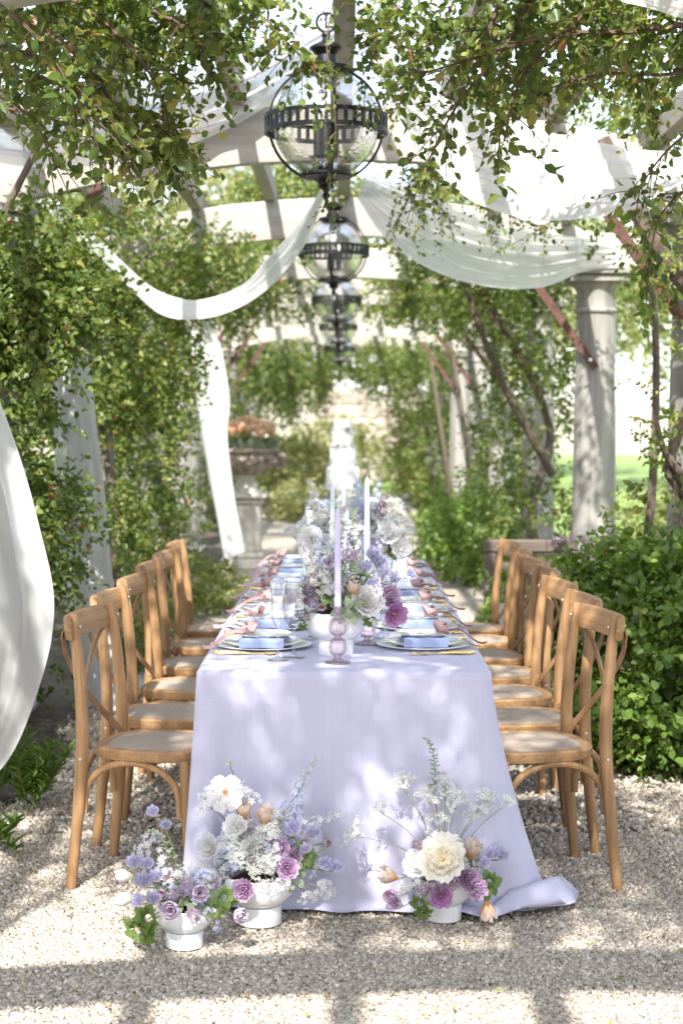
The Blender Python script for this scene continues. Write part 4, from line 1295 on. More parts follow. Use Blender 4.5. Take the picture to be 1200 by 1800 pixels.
# ------------------------------------------------------------------ cross-back chairs
def make_chair():
    t = thing('cross_back_chair', 'x', 'chair')
    SH = 0.455
    def outline(k, inset=0.0, n=40):
        a = 2 * math.pi * k / n
        c, s = math.cos(a), math.sin(a)
        e = 0.62
        x = math.copysign(abs(c) ** e, c)
        y = math.copysign(abs(s) ** e, s)
        hw = 0.198 + 0.018 * x - inset
        return (-0.012 + x * (0.185 - inset), y * hw)
    m = MB()
    vs, fs = [], []
    prof = [(0.030, -0.034), (0.002, -0.034), (0.0, -0.030), (0.0, -0.006), (0.004, -0.001), (0.012, 0.0), (0.030, 0.0), (0.034, -0.004)]
    for (ins, z) in prof:
        for k in range(40):
            x, y = outline(k, ins)
            vs.append((x, y, SH + z))
    for r_ in range(len(prof) - 1):
        for k in range(40):
            a, b = r_ * 40 + k, r_ * 40 + (k + 1) % 40
            fs.append((a, b, b + 40, a + 40))
    fs.append(tuple(range(39, -1, -1)))
    m.add(vs, fs)
    seat = m.build('seat', 'chair_wood_rail', t)
    m = MB()
    vs, fs = [], []
    rings = [(0.033, 0.0), (0.05, 0.004), (0.09, 0.0075), (0.15, 0.009)]
    for (ins, z) in rings:
        for k in range(40):
            x, y = outline(k, ins)
            vs.append((x, y, SH - 0.003 + z))
    for r_ in range(len(rings) - 1):
        for k in range(40):
            a, b = r_ * 40 + k, r_ * 40 + (k + 1) % 40
            fs.append((a, b, b + 40, a + 40))
    fs.append(tuple(range(3 * 40, 4 * 40)))
    m.add(vs, fs)
    m.build('cane_panel', 'cane', seat)
    for s in (-1, 1):
        # rear leg and back post in one bent piece
        pts = catmull([(-0.238, s * 0.208, 0.0), (-0.216, s * 0.200, 0.22), (-0.200, s * 0.193, 0.44), (-0.202, s * 0.190, 0.60), (-0.219, s * 0.184, 0.78), (-0.234, s * 0.180, 0.885)], 22)
        m = MB()
        m.tube(pts, [0.0165 + 0.0045 * math.sin(math.pi * min(1, i / 22 * 1.15)) for i in range(23)], 12, up=(0, 1, 0))
        leg = m.build('rear_leg', 'chair_wood', t)
        for z, x in ((0.845, -0.228), (0.425, -0.199)):
            b = MB()
            b.lathe([(0, 0), (0.006, 0), (0.005, 0.003), (0, 0.0035)], 10)
            sy = 0.181 if z > 0.6 else 0.193
            if z > 0.6:
                b.build('screw', 'steel', leg, loc=(x + 0.0195, s * sy, z), rot=(0, math.pi / 2, 0))
            else:
                b.build('screw', 'steel', leg, loc=(x, s * (sy + 0.0195), z), rot=(-s * math.pi / 2, 0, 0))
        m = MB()
        pts = [(0.135, s * 0.172, SH - 0.03), (0.142, s * 0.176, 0.25), (0.152, s * 0.184, 0.0)]
        m.tube(pts, [0.021, 0.019, 0.0145], 12)
        m.build('front_leg', 'chair_wood', t)
        # bentwood hoop between the legs on each side
        m = MB()
        hp = []
        for i in range(25):
            a = math.pi * i / 24
            hp.append((-0.040 - 0.158 * math.cos(a), s * 0.181, 0.275 + 0.138 * math.sin(a) ** 0.8))
        hp = [(hp[0][0] - 0.002, s * 0.183, 0.245)] + hp + [(hp[-1][0] + 0.002, s * 0.181, 0.245)]
        m.tube(hp, 0.0115, 9, up=(0, 1, 0))
        m.build('hoop_stretcher', 'chair_wood', t)
    for x in (-0.205, 0.135):
        m = MB()
        hp = []
        for i in range(21):
            a = math.pi * i / 20
            hp.append((x - 0.012 * (1 if x < 0 else -1), -0.150 * math.cos(a), 0.275 + 0.135 * math.sin(a) ** 0.8))
        hp = [(hp[0][0], hp[0][1] - 0.003, 0.245)] + hp + [(hp[-1][0], hp[-1][1] + 0.003, 0.245)]
        m.tube(hp, 0.0115, 9, up=(1, 0, 0))
        m.build('hoop_stretcher', 'chair_wood', t)
    # curved top rail behind the posts
    m = MB()
    vs, fs = [], []
    nn = 22
    for i in range(nn + 1):
        u = -1 + 2 * i / nn
        y = u * 0.236
        xc = -0.276 + 0.036 * (u * u) ** 1.3 + 0.012
        e = max(0.0, abs(u) - 0.86) / 0.14
        hh = 0.041 * math.sqrt(max(0.02, 1 - e * e * 0.98))
        th = 0.0155 * (1 - 0.25 * e)
        for k in range(12):
            a = 2 * math.pi * k / 12
            c, s = math.cos(a), math.sin(a)
            vs.append((xc + th * math.copysign(abs(c) ** 0.6, c) - 0.010 * (0.5 * s), y, 0.842 + hh * math.copysign(abs(s) ** 0.55, s)))
    for i in range(nn):
        for k in range(12):
            a, b = i * 12 + k, i * 12 + (k + 1) % 12
            fs.append((a, a + 12, b + 12, b))
    fs += [tuple(range(12)), tuple(range(nn * 12 + 11, nn * 12 - 1, -1))]
    m.add(vs, fs)
    m.build('top_rail', 'chair_wood_rail', t)
    # two crossing bent straps
    for s in (-1, 1):
        pts = catmull([(-0.255, s * 0.216, 0.830), (-0.275, s * 0.125, 0.74), (-0.262 + s * 0.003, s * 0.005, 0.625), (-0.230 + s * 0.003, -s * 0.09, 0.53), (-0.188, -s * 0.155, 0.45)], 18)
        m = MB()
        m.strap(pts, 0.024, 0.0055, lambda i, s=s: (0.0, 1.0, -1.0 * s))
        m.build('cross_strap', 'chair_wood', t)
    return t
chair = make_chair()
index_kids(chair)
ORD = ['nearest', 'second', 'third', 'fourth', 'fifth', 'sixth', 'farthest']
YL = [5.55, 6.12, 6.74, 7.36, 7.98, 8.60]
YR = [5.54, 6.02, 6.55, 7.08, 7.60, 8.12, 8.62]
first = True
for side, ys, rz in (('left', YL, 0.0), ('right', YR, math.pi)):
    for i, y in enumerate(ys):
        o = chair if first else copy_tree(chair)
        first = False
        sx = -1 if side == 'left' else 1
        yaw = -sx * -1 * [-0.20, -0.11, -0.15, -0.07, -0.12, -0.04, -0.09][i] * (-1)
        o.location = (sx * (0.60 + [0.0, 0.012, -0.004, 0.008, 0.0, 0.01, 0.004][i]), y, 0)
        o.rotation_euler = (0, 0, rz + yaw)
        tag(o, f'{ORD[i] if i < len(ys) - 1 else ORD[6]} cross-back wooden chair on the {side} side of the table' + (' with cane seat' if i == 0 else ''), 'chair', 'cross-back chairs along the table')

# ------------------------------------------------------------------ place settings
def beaded(n, amt):
    return lambda a, i: 1 + (amt * (0.5 + 0.5 * math.cos(a * n)) if i in (4, 5) else 0)
def plate_mesh(name, r, depth, mat, wob=None, n=72):
    m = MB()
    m.lathe([(0.0, 0.004), (r * 0.60, 0.004), (r * 0.70, 0.006), (r * 0.85, depth * 0.75), (r * 0.985, depth), (r, depth - 0.0015), (r * 0.98, depth - 0.004), (r * 0.70, 0.001), (r * 0.55, 0.0), (0, 0.0)], n, wob=wob)
    return m.mesh(name, mat, sharp=50)
PM = {'charger': plate_mesh('charger_plate', 0.160, 0.013, 'porcelain', beaded(84, 0.016), 168),
      'dinner': plate_mesh('dinner_plate', 0.132, 0.018, 'porcelain'),
      'salad': plate_mesh('salad_plate', 0.100, 0.013, 'porcelain', lambda a, i: 1 + (0.012 * math.cos(a * 16) if 3 <= i <= 7 else 0), 96)}
rim = MB(); rim.torus((0, 0, 0.0125), 0.0995, 0.0010, 'z', 72, 5)
PM['rim'] = rim.mesh('gold_rim', 'gold')
nk = MB()
def nap(u, v):
    # along y: hangs over the plate on the camera side, then lies flat between the plates
    s = u * 0.29
    if s < 0.024:
        y, z = -0.128 - 0.004 * math.sin(s * 60), 0.010 + s
    elif s < 0.038:
        a = (s - 0.024) / 0.014 * 1.57
        y, z = -0.128 + 0.009 * (1 - math.cos(a)), 0.034 + 0.006 * math.sin(a)
    else:
        k = s - 0.038
        y, z = -0.119 + k, 0.040 - 0.012 * smooth01(0.0, 0.05, k)
    return ((v - 0.5) * 0.145 + 0.002 * math.sin(u * 9), y, z + 0.001 * math.sin(v * 14))
nk.grid(nap, 40, 10)
def nap2(u, v):
    p = nap(u, v)
    return (p[0] * 1.01, p[1] - 0.003, p[2] + 0.003)
nk.grid(nap2, 40, 10)
PM['napkin'] = nk.mesh('napkin', 'napkin', sharp=None)

def bow_mesh(seed):
    r = random.Random(seed)
    m = MB()
    # local: x points to the table's middle; the tails run to -x, towards the table edge
    for s in (-1, 1):
        lp = [(0, 0, 0.004), (0.012, s * 0.020, 0.026), (0.006 + r.uniform(-.006, .006), s * 0.052, 0.034), (-0.004, s * 0.064, 0.018), (-0.008, s * 0.040, 0.004), (0, 0, 0.006)]
        m.strap(catmull(lp, 18), 0.034, 0.0012, (1, 0.1 * s, 0.35))
    m.lathe([(0.0, -0.004), (0.010, -0.002), (0.013, 0.008), (0.010, 0.016), (0, 0.018)], 10, c=(0, 0, 0.003))
    for s, ln in ((-1, 1.0), (1, 0.82)):
        a = r.uniform(0.01, 0.05)
        q = r.uniform(0, 6)
        tp = []
        for k in range(7):
            t = k / 6
            x = -0.155 * ln * t
            z = 0.010 * math.sin(t * 3.1) + (-0.046 * smooth01(0.25, 0.85, t)) + 0.0025 * math.sin(t * 12 + q) + 0.005
            tp.append((x, s * (0.008 + a * t + 0.005 * math.sin(t * 6 + q)), z))
        m.strap(catmull(tp, 24), 0.024, 0.0010, (0.15, 1, 0.42 if s < 0 else 0.3))
    return m.mesh('ribbon_bow', 'ribbon', sharp=None)
BOWS = [bow_mesh(i) for i in range(3)]

def cutlery(kind):
    m = MB()
    # handle along -x (towards the diner) to +x
    hp = [(-0.10, 0, 0.004), (-0.07, 0, 0.0055), (-0.03, 0, 0.006), (0.0, 0, 0.0045)]
    m.tube(hp, [0.0075, 0.006, 0.0045, 0.003], 8, flat=1.5, up=(0, 0, 1))
    m.tube([(-0.106, 0, 0.004), (-0.10, 0, 0.004), (-0.09, 0, 0.005)], [0.004, 0.0085, 0.006], 8, flat=1.4, up=(0, 0, 1))
    if kind == 'fork':
        m.strap([(0.0, 0, 0.0045), (0.03, 0, 0.004), (0.05, 0, 0.006)], 0.011, 0.002, (0, 1, 0))
        m.strap([(0.047, 0, 0.006), (0.060, 0, 0.004)], 0.021, 0.002, (0, 1, 0))
        for q in range(4):
            y = -0.0085 + q * 0.0057
            m.strap(catmull([(0.058, y, 0.0045), (0.075, y, 0.003), (0.095, y, 0.007)], 6), 0.0028, 0.0018, (0, 1, 0))
    elif kind == 'knife':
        m.strap([(-0.002, 0, 0.004), (0.03, 0.001, 0.003), (0.09, 0.002, 0.003), (0.108, 0.004, 0.003)], 0.014, 0.002, (0, 1, 0))
    else:
        m.tube([(0.0, 0, 0.0045), (0.05, 0, 0.005)], [0.003, 0.003], 6)
        m.lathe([(0.0, 0.0), (0.010, 0.001), (0.017, 0.005), (0.019, 0.008), (0.0165, 0.006), (0.009, 0.003), (0.0, 0.002)], 18, c=(0.068, 0, 0))
    return m.mesh(kind, 'gold')
CUT = {k: cutlery(k) for k in ('fork', 'knife', 'spoon')}

def glass_mesh(prof, name):
    m = MB()
    m.lathe(prof, 30)
    return m.mesh(name, 'clear_glass', sharp=None)
FL = [(0.0, 0.001), (0.033, 0.0), (0.033, 0.0025), (0.012, 0.006), (0.0045, 0.014), (0.004, 0.05), (0.0045, 0.098), (0.010, 0.108), (0.019, 0.125), (0.0225, 0.150), (0.0215, 0.19), (0.0235, 0.225), (0.0290, 0.252)]
GO = [(0.0, 0.001), (0.036, 0.0), (0.036, 0.0025), (0.014, 0.006), (0.005, 0.014), (0.0045, 0.05), (0.005, 0.088), (0.013, 0.098), (0.029, 0.118), (0.0365, 0.145), (0.0370, 0.175), (0.0375, 0.205), (0.0425, 0.236)]
GM = {'flute': (glass_mesh(FL, 'flute'), 0.0290, 0.252), 'goblet': (glass_mesh(GO, 'goblet'), 0.0425, 0.236)}
RIMS = {}
for k, (_, r_, z_) in GM.items():
    q = MB(); q.torus((0, 0, z_), r_, 0.0011, 'z', 30, 5)
    RIMS[k] = q.mesh('gold_rim', 'gold')

PY = [5.69 + 0.52 * i for i in range(7)]
for side in ('left', 'right'):
    sx = -1 if side == 'left' else 1
    rz0 = 0.0 if side == 'left' else math.pi
    for i, y in enumerate(PY):
        where = f'{ORD[i]} place on the {side} side'
        x = sx * 0.268
        j = R.uniform(-0.008, 0.008)
        c = link('charger_plate', PM['charger'], None, (x, y + j, TZ + 0.0005), (0, 0, R.uniform(0, 6)))
        tag(c, f'white charger plate with beaded rim at the {where}', 'plate', 'charger plates')
        c = link('dinner_plate', PM['dinner'], None, (x, y + j, TZ + 0.0055), (0, 0, R.uniform(0, 6)))
        tag(c, f'white dinner plate on the charger at the {where}', 'plate', 'dinner plates')
        c = link('napkin', PM['napkin'], None, (x + R.uniform(-0.004, 0.004), y + j, TZ + 0.002), (0, 0, R.uniform(-0.05, 0.05)))
        tag(c, f'blue linen napkin folded over the plate at the {where}', 'napkin', 'blue napkins')
        c = link('salad_plate', PM['salad'], None, (x, y + j + 0.004, TZ + 0.0355), (R.uniform(-0.02, 0.02), R.uniform(-0.02, 0.02), R.uniform(0, 6)))
        tag(c, f'small scalloped plate with gold rim at the {where}', 'plate', 'small gold-rimmed plates')
        link('gold_rim', PM['rim'], c)
        c = link('ribbon_bow', BOWS[(i + (0 if sx < 0 else 1)) % 3], None, (x + sx * (0.055 + R.uniform(-0.012, 0.012)), y + j - 0.01, TZ + 0.047), (0, 0, rz0 + R.uniform(-0.25, 0.25)))
        tag(c, f'dusty rose velvet ribbon bow at the {where}', 'ribbon', 'dusty rose ribbons')
        if i < 5:
            near, far = (('knife', 'spoon'), ('fork',)) if side == 'left' else (('fork', 'fork'), ('knife',))
            for q, kd in enumerate(near):
                c = link(kd, CUT[kd], None, (sx * 0.318 - sx * 0.012 * q, y - 0.182 - 0.022 * q, TZ + 0.001), (0, 0, rz0 + R.uniform(-0.06, 0.06) + (0.12 * q if side == 'right' else 0.0)))
                pos_ = '' if kd != 'fork' else (', closer to the plate' if q == 0 else ', farther from the plate')
                tag(c, f'gold {kd} before the {where}{pos_}', kd, 'gold cutlery')
            if i < 3:
                kd = far[0]
                c = link(kd, CUT[kd], None, (sx * 0.318, y + 0.185, TZ + 0.001), (0, 0, rz0 + R.uniform(-0.06, 0.06)))
                tag(c, f'gold {kd} beyond the plates of the {where}', kd, 'gold cutlery')
        gy = (-0.335, -0.265) if side == 'left' else (0.13, 0.20)
        gx = ((0.207, 0.160) if i == 0 else (0.118, 0.085)) if side == 'left' else (0.110, 0.145)
        for kd, dy, gx_ in (('flute', gy[0], gx[0]), ('goblet', gy[1], gx[1])):
            c = link('champagne_flute' if kd == 'flute' else 'wine_glass', GM[kd][0], None, (sx * gx_, y + dy, TZ + 0.001))
            link('gold_rim', RIMS[kd], c)
            tag(c, f"clear {'champagne flute' if kd == 'flute' else 'stemmed wine glass'} with gold rim at the {where}", 'glass', 'gold-rimmed glasses')

# ------------------------------------------------------------------ candlesticks
def candle(label, x, y, hc, color, balls=2, hz=0.18):
    t = thing('candlestick', label, 'candlestick', (x, y, TZ + 0.0005), group='taper candles in twisted glass holders')
    pr, tw = [(0.0, 0.0), (0.040, 0.001), (0.041, 0.004), (0.026, 0.008), (0.012, 0.013), (0.010, 0.024)], []
    z0 = 0.024
    for b in range(balls):
        for k in range(1, 12):
            a = math.pi * k / 12
            pr.append((0.010 + 0.0175 * math.sin(a) ** 0.9, z0 + 0.027 * (1 - math.cos(a))))
        z0 += 0.054
        pr += [(0.0095, z0 + 0.003), (0.0095, z0 + 0.008)]
        z0 += 0.009
    pr += [(0.0115, z0 + 0.004), (0.0125, hz - 0.002), (0.0135, hz)]
    m = MB()
    vs_n = len(pr)
    m.lathe(pr, 60, wob=lambda a, i: 1 + (0.045 * math.sin(a * 10 + pr[i][1] * 85) if 6 <= i < vs_n - 3 and pr[i][0] > 0.011 else 0))
    m.build('holder', 'mauve_glass', t, sharp=None)
    m = MB()
    m.lathe([(0.0, hz - 0.022), (0.0105, hz - 0.022), (0.0105, hz), (0.0098, hz + hc * 0.5), (0.0078, hz + hc * 0.92), (0.0062, hz + hc - 0.006), (0.003, hz + hc), (0, hz + hc)], 18)
    c = m.build('candle', color, t)
    m = MB()
    m.tube([(0, 0, hz + hc), (0.001, 0, hz + hc + 0.006), (0.003, 0, hz + hc + 0.011)], 0.0009, 5)
    m.build('wick', 'wick', c)
    return t
candle('nearest lavender taper candle in a twisted mauve glass holder', -0.019, 5.30, 0.305, 'candle_lavender')
candle('ice blue taper candle just right of the nearest flower bowl', 0.078, 5.74, 0.385, 'candle_ice')
candle('pale taper candle standing left behind the nearest flower bowl', -0.045, 6.75, 0.33, 'candle_ice')
candle('mauve taper candle in the middle behind the nearest flower bowl', 0.0, 7.5, 0.36, 'candle_mauve')
candle('short pale lavender taper candle among the white flowers', 0.012, 6.15, 0.25, 'candle_lavender')

# ------------------------------------------------------------------ flowers
def cup(n, layers, Rr, H, opn, close, wspan=1.25, ruff=0.06, seed=0, nu=7, nv=5):
    r = random.Random(seed)
    m = MB()
    for l in range(layers):
        k = 1 - 0.26 * l
        for p in range(n):
            a0 = 2 * math.pi * (p + 0.5 * (l % 2)) / n + r.uniform(-0.12, 0.12)
            jo = r.uniform(-0.12, 0.18) + opn * (1 - 0.35 * l)
            jh = r.uniform(0.9, 1.08)
            ph = r.uniform(0, 6)
            def fn(u, v):
                w = (2 * math.pi / n) * wspan * math.sin(math.pi * (0.10 + 0.78 * u)) ** 0.8
                vv = (v - 0.5)
                rad = Rr * k * (0.12 + 0.88 * math.sin(min(u * 1.3, 1) * math.pi / 2) - close * u ** 3 + jo * u * u)
                tipc = 0.10 * Rr * (abs(vv) * 2) ** 2 * u
                a = a0 + vv * w
                z = H * jh * (u - 0.42 * max(jo, 0) * u * u) * (1 - 0.22 * l * 0) + ruff * Rr * math.sin(vv * 9 + ph) * u * u - tipc * 1.2 * u
                rad += ruff * Rr * math.cos(vv * 11 + ph) * u
                return (rad * math.cos(a), rad * math.sin(a), z)
            m.grid(fn, nu, nv, lambda u, v: u)
    return m
def floret(m, c, nrm, r, n=5, rr=None, tint=1.0):
    """a small flat flower of n petals"""
    c, nrm = Vector(c), Vector(nrm).normalized()
    a = nrm.orthogonal().normalized()
    b = nrm.cross(a)
    ph = rr.uniform(0, 6) if rr else 0
    vs, fs, ts = [c], [], [0.0]
    for k in range(n):
        t0 = ph + 2 * math.pi * k / n
        w = 2.2 / n
        p1 = c + (a * math.cos(t0 - w) + b * math.sin(t0 - w)) * r * 0.7 + nrm * r * 0.12
        p2 = c + (a * math.cos(t0) + b * math.sin(t0)) * r + nrm * r * 0.05
        p3 = c + (a * math.cos(t0 + w) + b * math.sin(t0 + w)) * r * 0.7 + nrm * r * 0.12
        o = len(vs)
        vs += [p1, p2, p3]
        ts += [0.7 * tint, tint, 0.7 * tint]
        fs.append((0, o, o + 1, o + 2))
    m.add(vs, fs, ts)
LIB = {}
def lib(kind, mb, mat, smooth=True):
    LIB.setdefault(kind, []).append(mb.mesh(kind, mat, smooth, None))
for s in range(2):
    lib('purple_tulip', cup(6, 4, 0.030, 0.050, 0.30, 0.06, ruff=0.10, seed=s), 'tulip_purple')
    lib('violet_tulip', cup(6, 2, 0.030, 0.046, 0.55, 0.0, seed=10 + s), 'tulip_violet')
    lib('mauve_tulip', cup(5, 3, 0.028, 0.048, 0.08, 0.18, seed=20 + s), 'tulip_mauve')
    lib('white_tulip', cup(4, 2, 0.019, 0.054, 0.05, 0.28, wspan=1.15, ruff=0.06, seed=30 + s), 'tulip_white')
    lib('peach_tulip', cup(4, 2, 0.021, 0.060, 0.22, 0.10, wspan=1.05, ruff=0.09, seed=40 + s), 'tulip_peach')
    lib('peony', cup(7, 3, 0.050, 0.068, 0.42, 0.0, ruff=0.09, seed=50 + s), 'petal_cream')
    lib('orange_tulip', cup(6, 1, 0.034, 0.065, 0.15, 0.15, wspan=1.5, seed=60 + s, nu=5, nv=3), 'tulip_orange')
    lib('pink_bud', cup(5, 2, 0.014, 0.024, 0.0, 0.3, seed=70 + s, nu=5, nv=3), 'petal_pink')
    lib('white_rose', cup(6, 3, 0.026, 0.030, 0.5, 0.0, ruff=0.08, seed=80 + s), 'petal_white')
    rr = random.Random(90 + s)
    m = MB()                                                     # sweet pea: ruffled banner and two wings
    for q, (wd, ht, tl, dx) in enumerate(((0.040, 0.034, 0.15, 0), (0.022, 0.024, 0.9, -0.006), (0.022, 0.024, 0.9, 0.006))):
        ph = rr.uniform(0, 6)
        def fn(u, v, wd=wd, ht=ht, tl=tl, dx=dx, ph=ph):
            vv = v - 0.5
            w = wd * math.sin(math.pi * (0.06 + 0.62 * u)) ** 0.9
            z = ht * u - 0.010 * (abs(vv) * 2) ** 2 * u + 0.004 * math.sin(vv * 16 + ph) * u
            y = -tl * ht * u * u * 0.6 + 0.006 * math.sin(vv * 12 + ph) * u + 0.014 * vv * vv * 4 * u * (-1)
            return (vv * w + dx * u, y, z)
        m.grid(fn, 6, 8, lambda u, v: u)
    lib('sweet_pea', m, 'petal_lavender')
    m = MB()                                                     # umbel of lace flower
    for k in range(17):
        a, e = rr.uniform(0, 6.28), rr.uniform(0, 0.85)
        d = Vector((math.cos(a) * math.sin(e), math.sin(a) * math.sin(e), math.cos(e)))
        c = d * 0.045 + Vector((0, 0, -0.005))
        m.tube([(0, 0, 0), d * 0.025, c], [0.0007, 0.0006, 0.0005], 3, cap=False)
        for q in range(11):
            off = Vector((rr.gauss(0, 0.0065), rr.gauss(0, 0.0065), rr.gauss(0, 0.003)))
            floret(m, c + off, d + Vector((rr.gauss(0, .3), rr.gauss(0, .3), 0.3)), rr.uniform(0.0026, 0.0046), 5, rr)
    lib('lace_umbel', m, 'lace_white', False)
    m = MB()                                                     # lilac head
    for k in range(110):
        a, z = rr.uniform(0, 6.28), rr.uniform(0, 1)
        r0 = 0.026 * math.sin(math.pi * (0.15 + 0.8 * z)) * rr.uniform(0.7, 1.05)
        c = Vector((r0 * math.cos(a), r0 * math.sin(a), 0.085 * z - 0.02))
        floret(m, c, Vector((math.cos(a), math.sin(a), 0.5)) + Vector((rr.gauss(0, .3), rr.gauss(0, .3), rr.gauss(0, .3))), rr.uniform(0.0045, 0.0078), 4, rr, rr.uniform(0.2, 1))
    m.tube([(0, 0, -0.05), (0, 0, 0.06)], 0.0018, 4)
    lib('lilac_head', m, 'lilac', False)
    for kind, mat in (('delphinium', 'petal_ice'), ('white_stock', 'petal_white')):
        m = MB()
        m.tube([(0, 0, -0.02), (0.004, 0, 0.06), (0.012, 0, 0.13), (0.026, 0, 0.18)], [0.002, 0.0018, 0.0014, 0.001], 5)
        for k in range(24):
            z = 0.01 + 0.165 * (k / 24) ** 1.0
            a = k * 2.4 + rr.uniform(-.3, .3)
            s_ = 1.0 - 0.55 * (k / 24)
            xx = 0.026 * (z / 0.18) ** 2
            c = Vector((xx + 0.021 * s_ * math.cos(a), 0.021 * s_ * math.sin(a), z))
            m.tube([(xx, 0, z - 0.006), c], [0.0008, 0.0006], 3, cap=False)
            floret(m, c, Vector((math.cos(a), math.sin(a), 0.35)), 0.0145 * s_ + 0.002, 5, rr)
            floret(m, c + Vector((math.cos(a), math.sin(a), 0.2)) * 0.002, Vector((math.cos(a), math.sin(a), 0.35)), 0.0075 * s_ + 0.001, 5, rr, 0.4)
        lib(kind, m, mat, True)
    m = MB()                                                     # green budded spike, its tip nodding
    ax = catmull([(0, 0, -0.03), (0.0, 0, 0.06), (0.008, 0, 0.13), (0.03, 0, 0.175), (0.055, 0, 0.18)], 30)
    m.tube(ax, [0.0022 - 0.0014 * i / 30 for i in range(31)], 5)
    for k in range(44):
        f_ = k / 44
        p = ax[min(30, 4 + int(26 * f_))]
        a = k * 2.4
        L = 0.019 * (1 - f_) + 0.006
        d = Vector((math.cos(a), math.sin(a), 0.25)).normalized()
        m.tube([p, p + d * L * 0.5, p + d * L * 0.9, p + d * L], [0.001, 0.0042 * (1 - 0.6 * f_), 0.003 * (1 - 0.6 * f_), 0.0005], 5)
    lib('bud_spike', m, 'bud_green')
    m = MB()                                                     # airy spray of small white stars
    for k in range(16):
        a, e = rr.uniform(0, 6.28), rr.uniform(0, 1.1)
        d = Vector((math.cos(a) * math.sin(e), math.sin(a) * math.sin(e), math.cos(e)))
        c = d * rr.uniform(0.025, 0.055)
        m.tube([(0, 0, -0.01), c * 0.5 + Vector((0, 0, 0.004)), c], [0.0008, 0.0006, 0.0005], 3, cap=False)
        floret(m, c, d + Vector((0, -0.5, 0.2)), rr.uniform(0.007, 0.012), 5, rr)
    lib('white_spray', m, 'petal_white', False)
    m = MB()
    for k in range(20):
        a, e = rr.uniform(0, 6.28), rr.uniform(0, 1.2)
        d = Vector((math.cos(a) * math.sin(e), math.sin(a) * math.sin(e), math.cos(e)))
        c = d * rr.uniform(0.015, 0.04)
        m.tube([(0, 0, -0.01), c], [0.0007, 0.0005], 3, cap=False)
        floret(m, c, d + Vector((0, -0.5, 0.2)), rr.uniform(0.0055, 0.009), 5, rr)
    lib('blue_spray', m, 'petal_ice', False)
    m = MB()                                                     # lobed green leaf cluster
    for k in range(4):
        a = rr.uniform(0, 6.28)
        for (sc_, da) in ((1.0, 0.0), (0.72, 0.75), (0.72, -0.75), (0.45, 1.4), (0.45, -1.4)):
            a2 = a + da
            L = 0.030 * sc_
            t0 = rr.uniform(0.2, 0.7)
            def fn(u, v, a2=a2, L=L, t0=t0):
                w = 0.36 * L * math.sin(math.pi * min(0.08 + 0.92 * u, 1)) ** 0.75 * (1 + 0.22 * math.sin(u * 20))
                vv = (v - 0.5) * 2
                rad = 0.010 + L * u
                return (rad * math.cos(a2) - vv * w * math.sin(a2), rad * math.sin(a2) + vv * w * math.cos(a2), t0 * 0.05 * u - 0.022 * u * u + 0.10 * w * vv * vv)
            m.grid(fn, 5, 2, lambda u, v, t=t0: t)
    lib('green_leaf', m, 'bouquet_leaf', True)
    m = MB()
    for k in range(6):
        a = k * 1.05 + rr.uniform(-.2, .2)
        L = rr.uniform(0.03, 0.045)
        t0 = rr.uniform(0, 1)
        def fn(u, v, a=a, L=L):
            w = 0.26 * L * math.sin(math.pi * min(0.06 + 0.94 * u, 1))
            vv = (v - 0.5) * 2
            rad = 0.006 + L * u * 0.85
            return (rad * math.cos(a) - vv * w * math.sin(a), rad * math.sin(a) + vv * w * math.cos(a), L * 0.7 * u - 0.5 * L * u * u + 0.2 * w * vv * vv)
        m.grid(fn, 5, 2, lambda u, v, t=t0: t)
    lib('sage_leaf', m, 'sage_leaf', True)
m = cup(6, 2, 0.026, 0.012, 0.9, 0.0, ruff=0.05, seed=5)
lib('anemone', m, 'petal_white')
m = MB()
m.lathe([(0, 0.014), (0.004, 0.013), (0.006, 0.009), (0.005, 0.004), (0, 0.003)], 10)
STAMEN = m.mesh('centre', 'stamen')
m = MB()
m.lathe([(0, 0.022), (0.002, 0.021), (0.0038, 0.013), (0.003, 0.004), (0, 0.003)], 10)
POLLEN = m.mesh('centre', 'pollen')
lib('ranunculus_bud', cup(5, 3, 0.013, 0.013, 0.2, 0.25, seed=9, nu=4, nv=3), 'petal_cream')

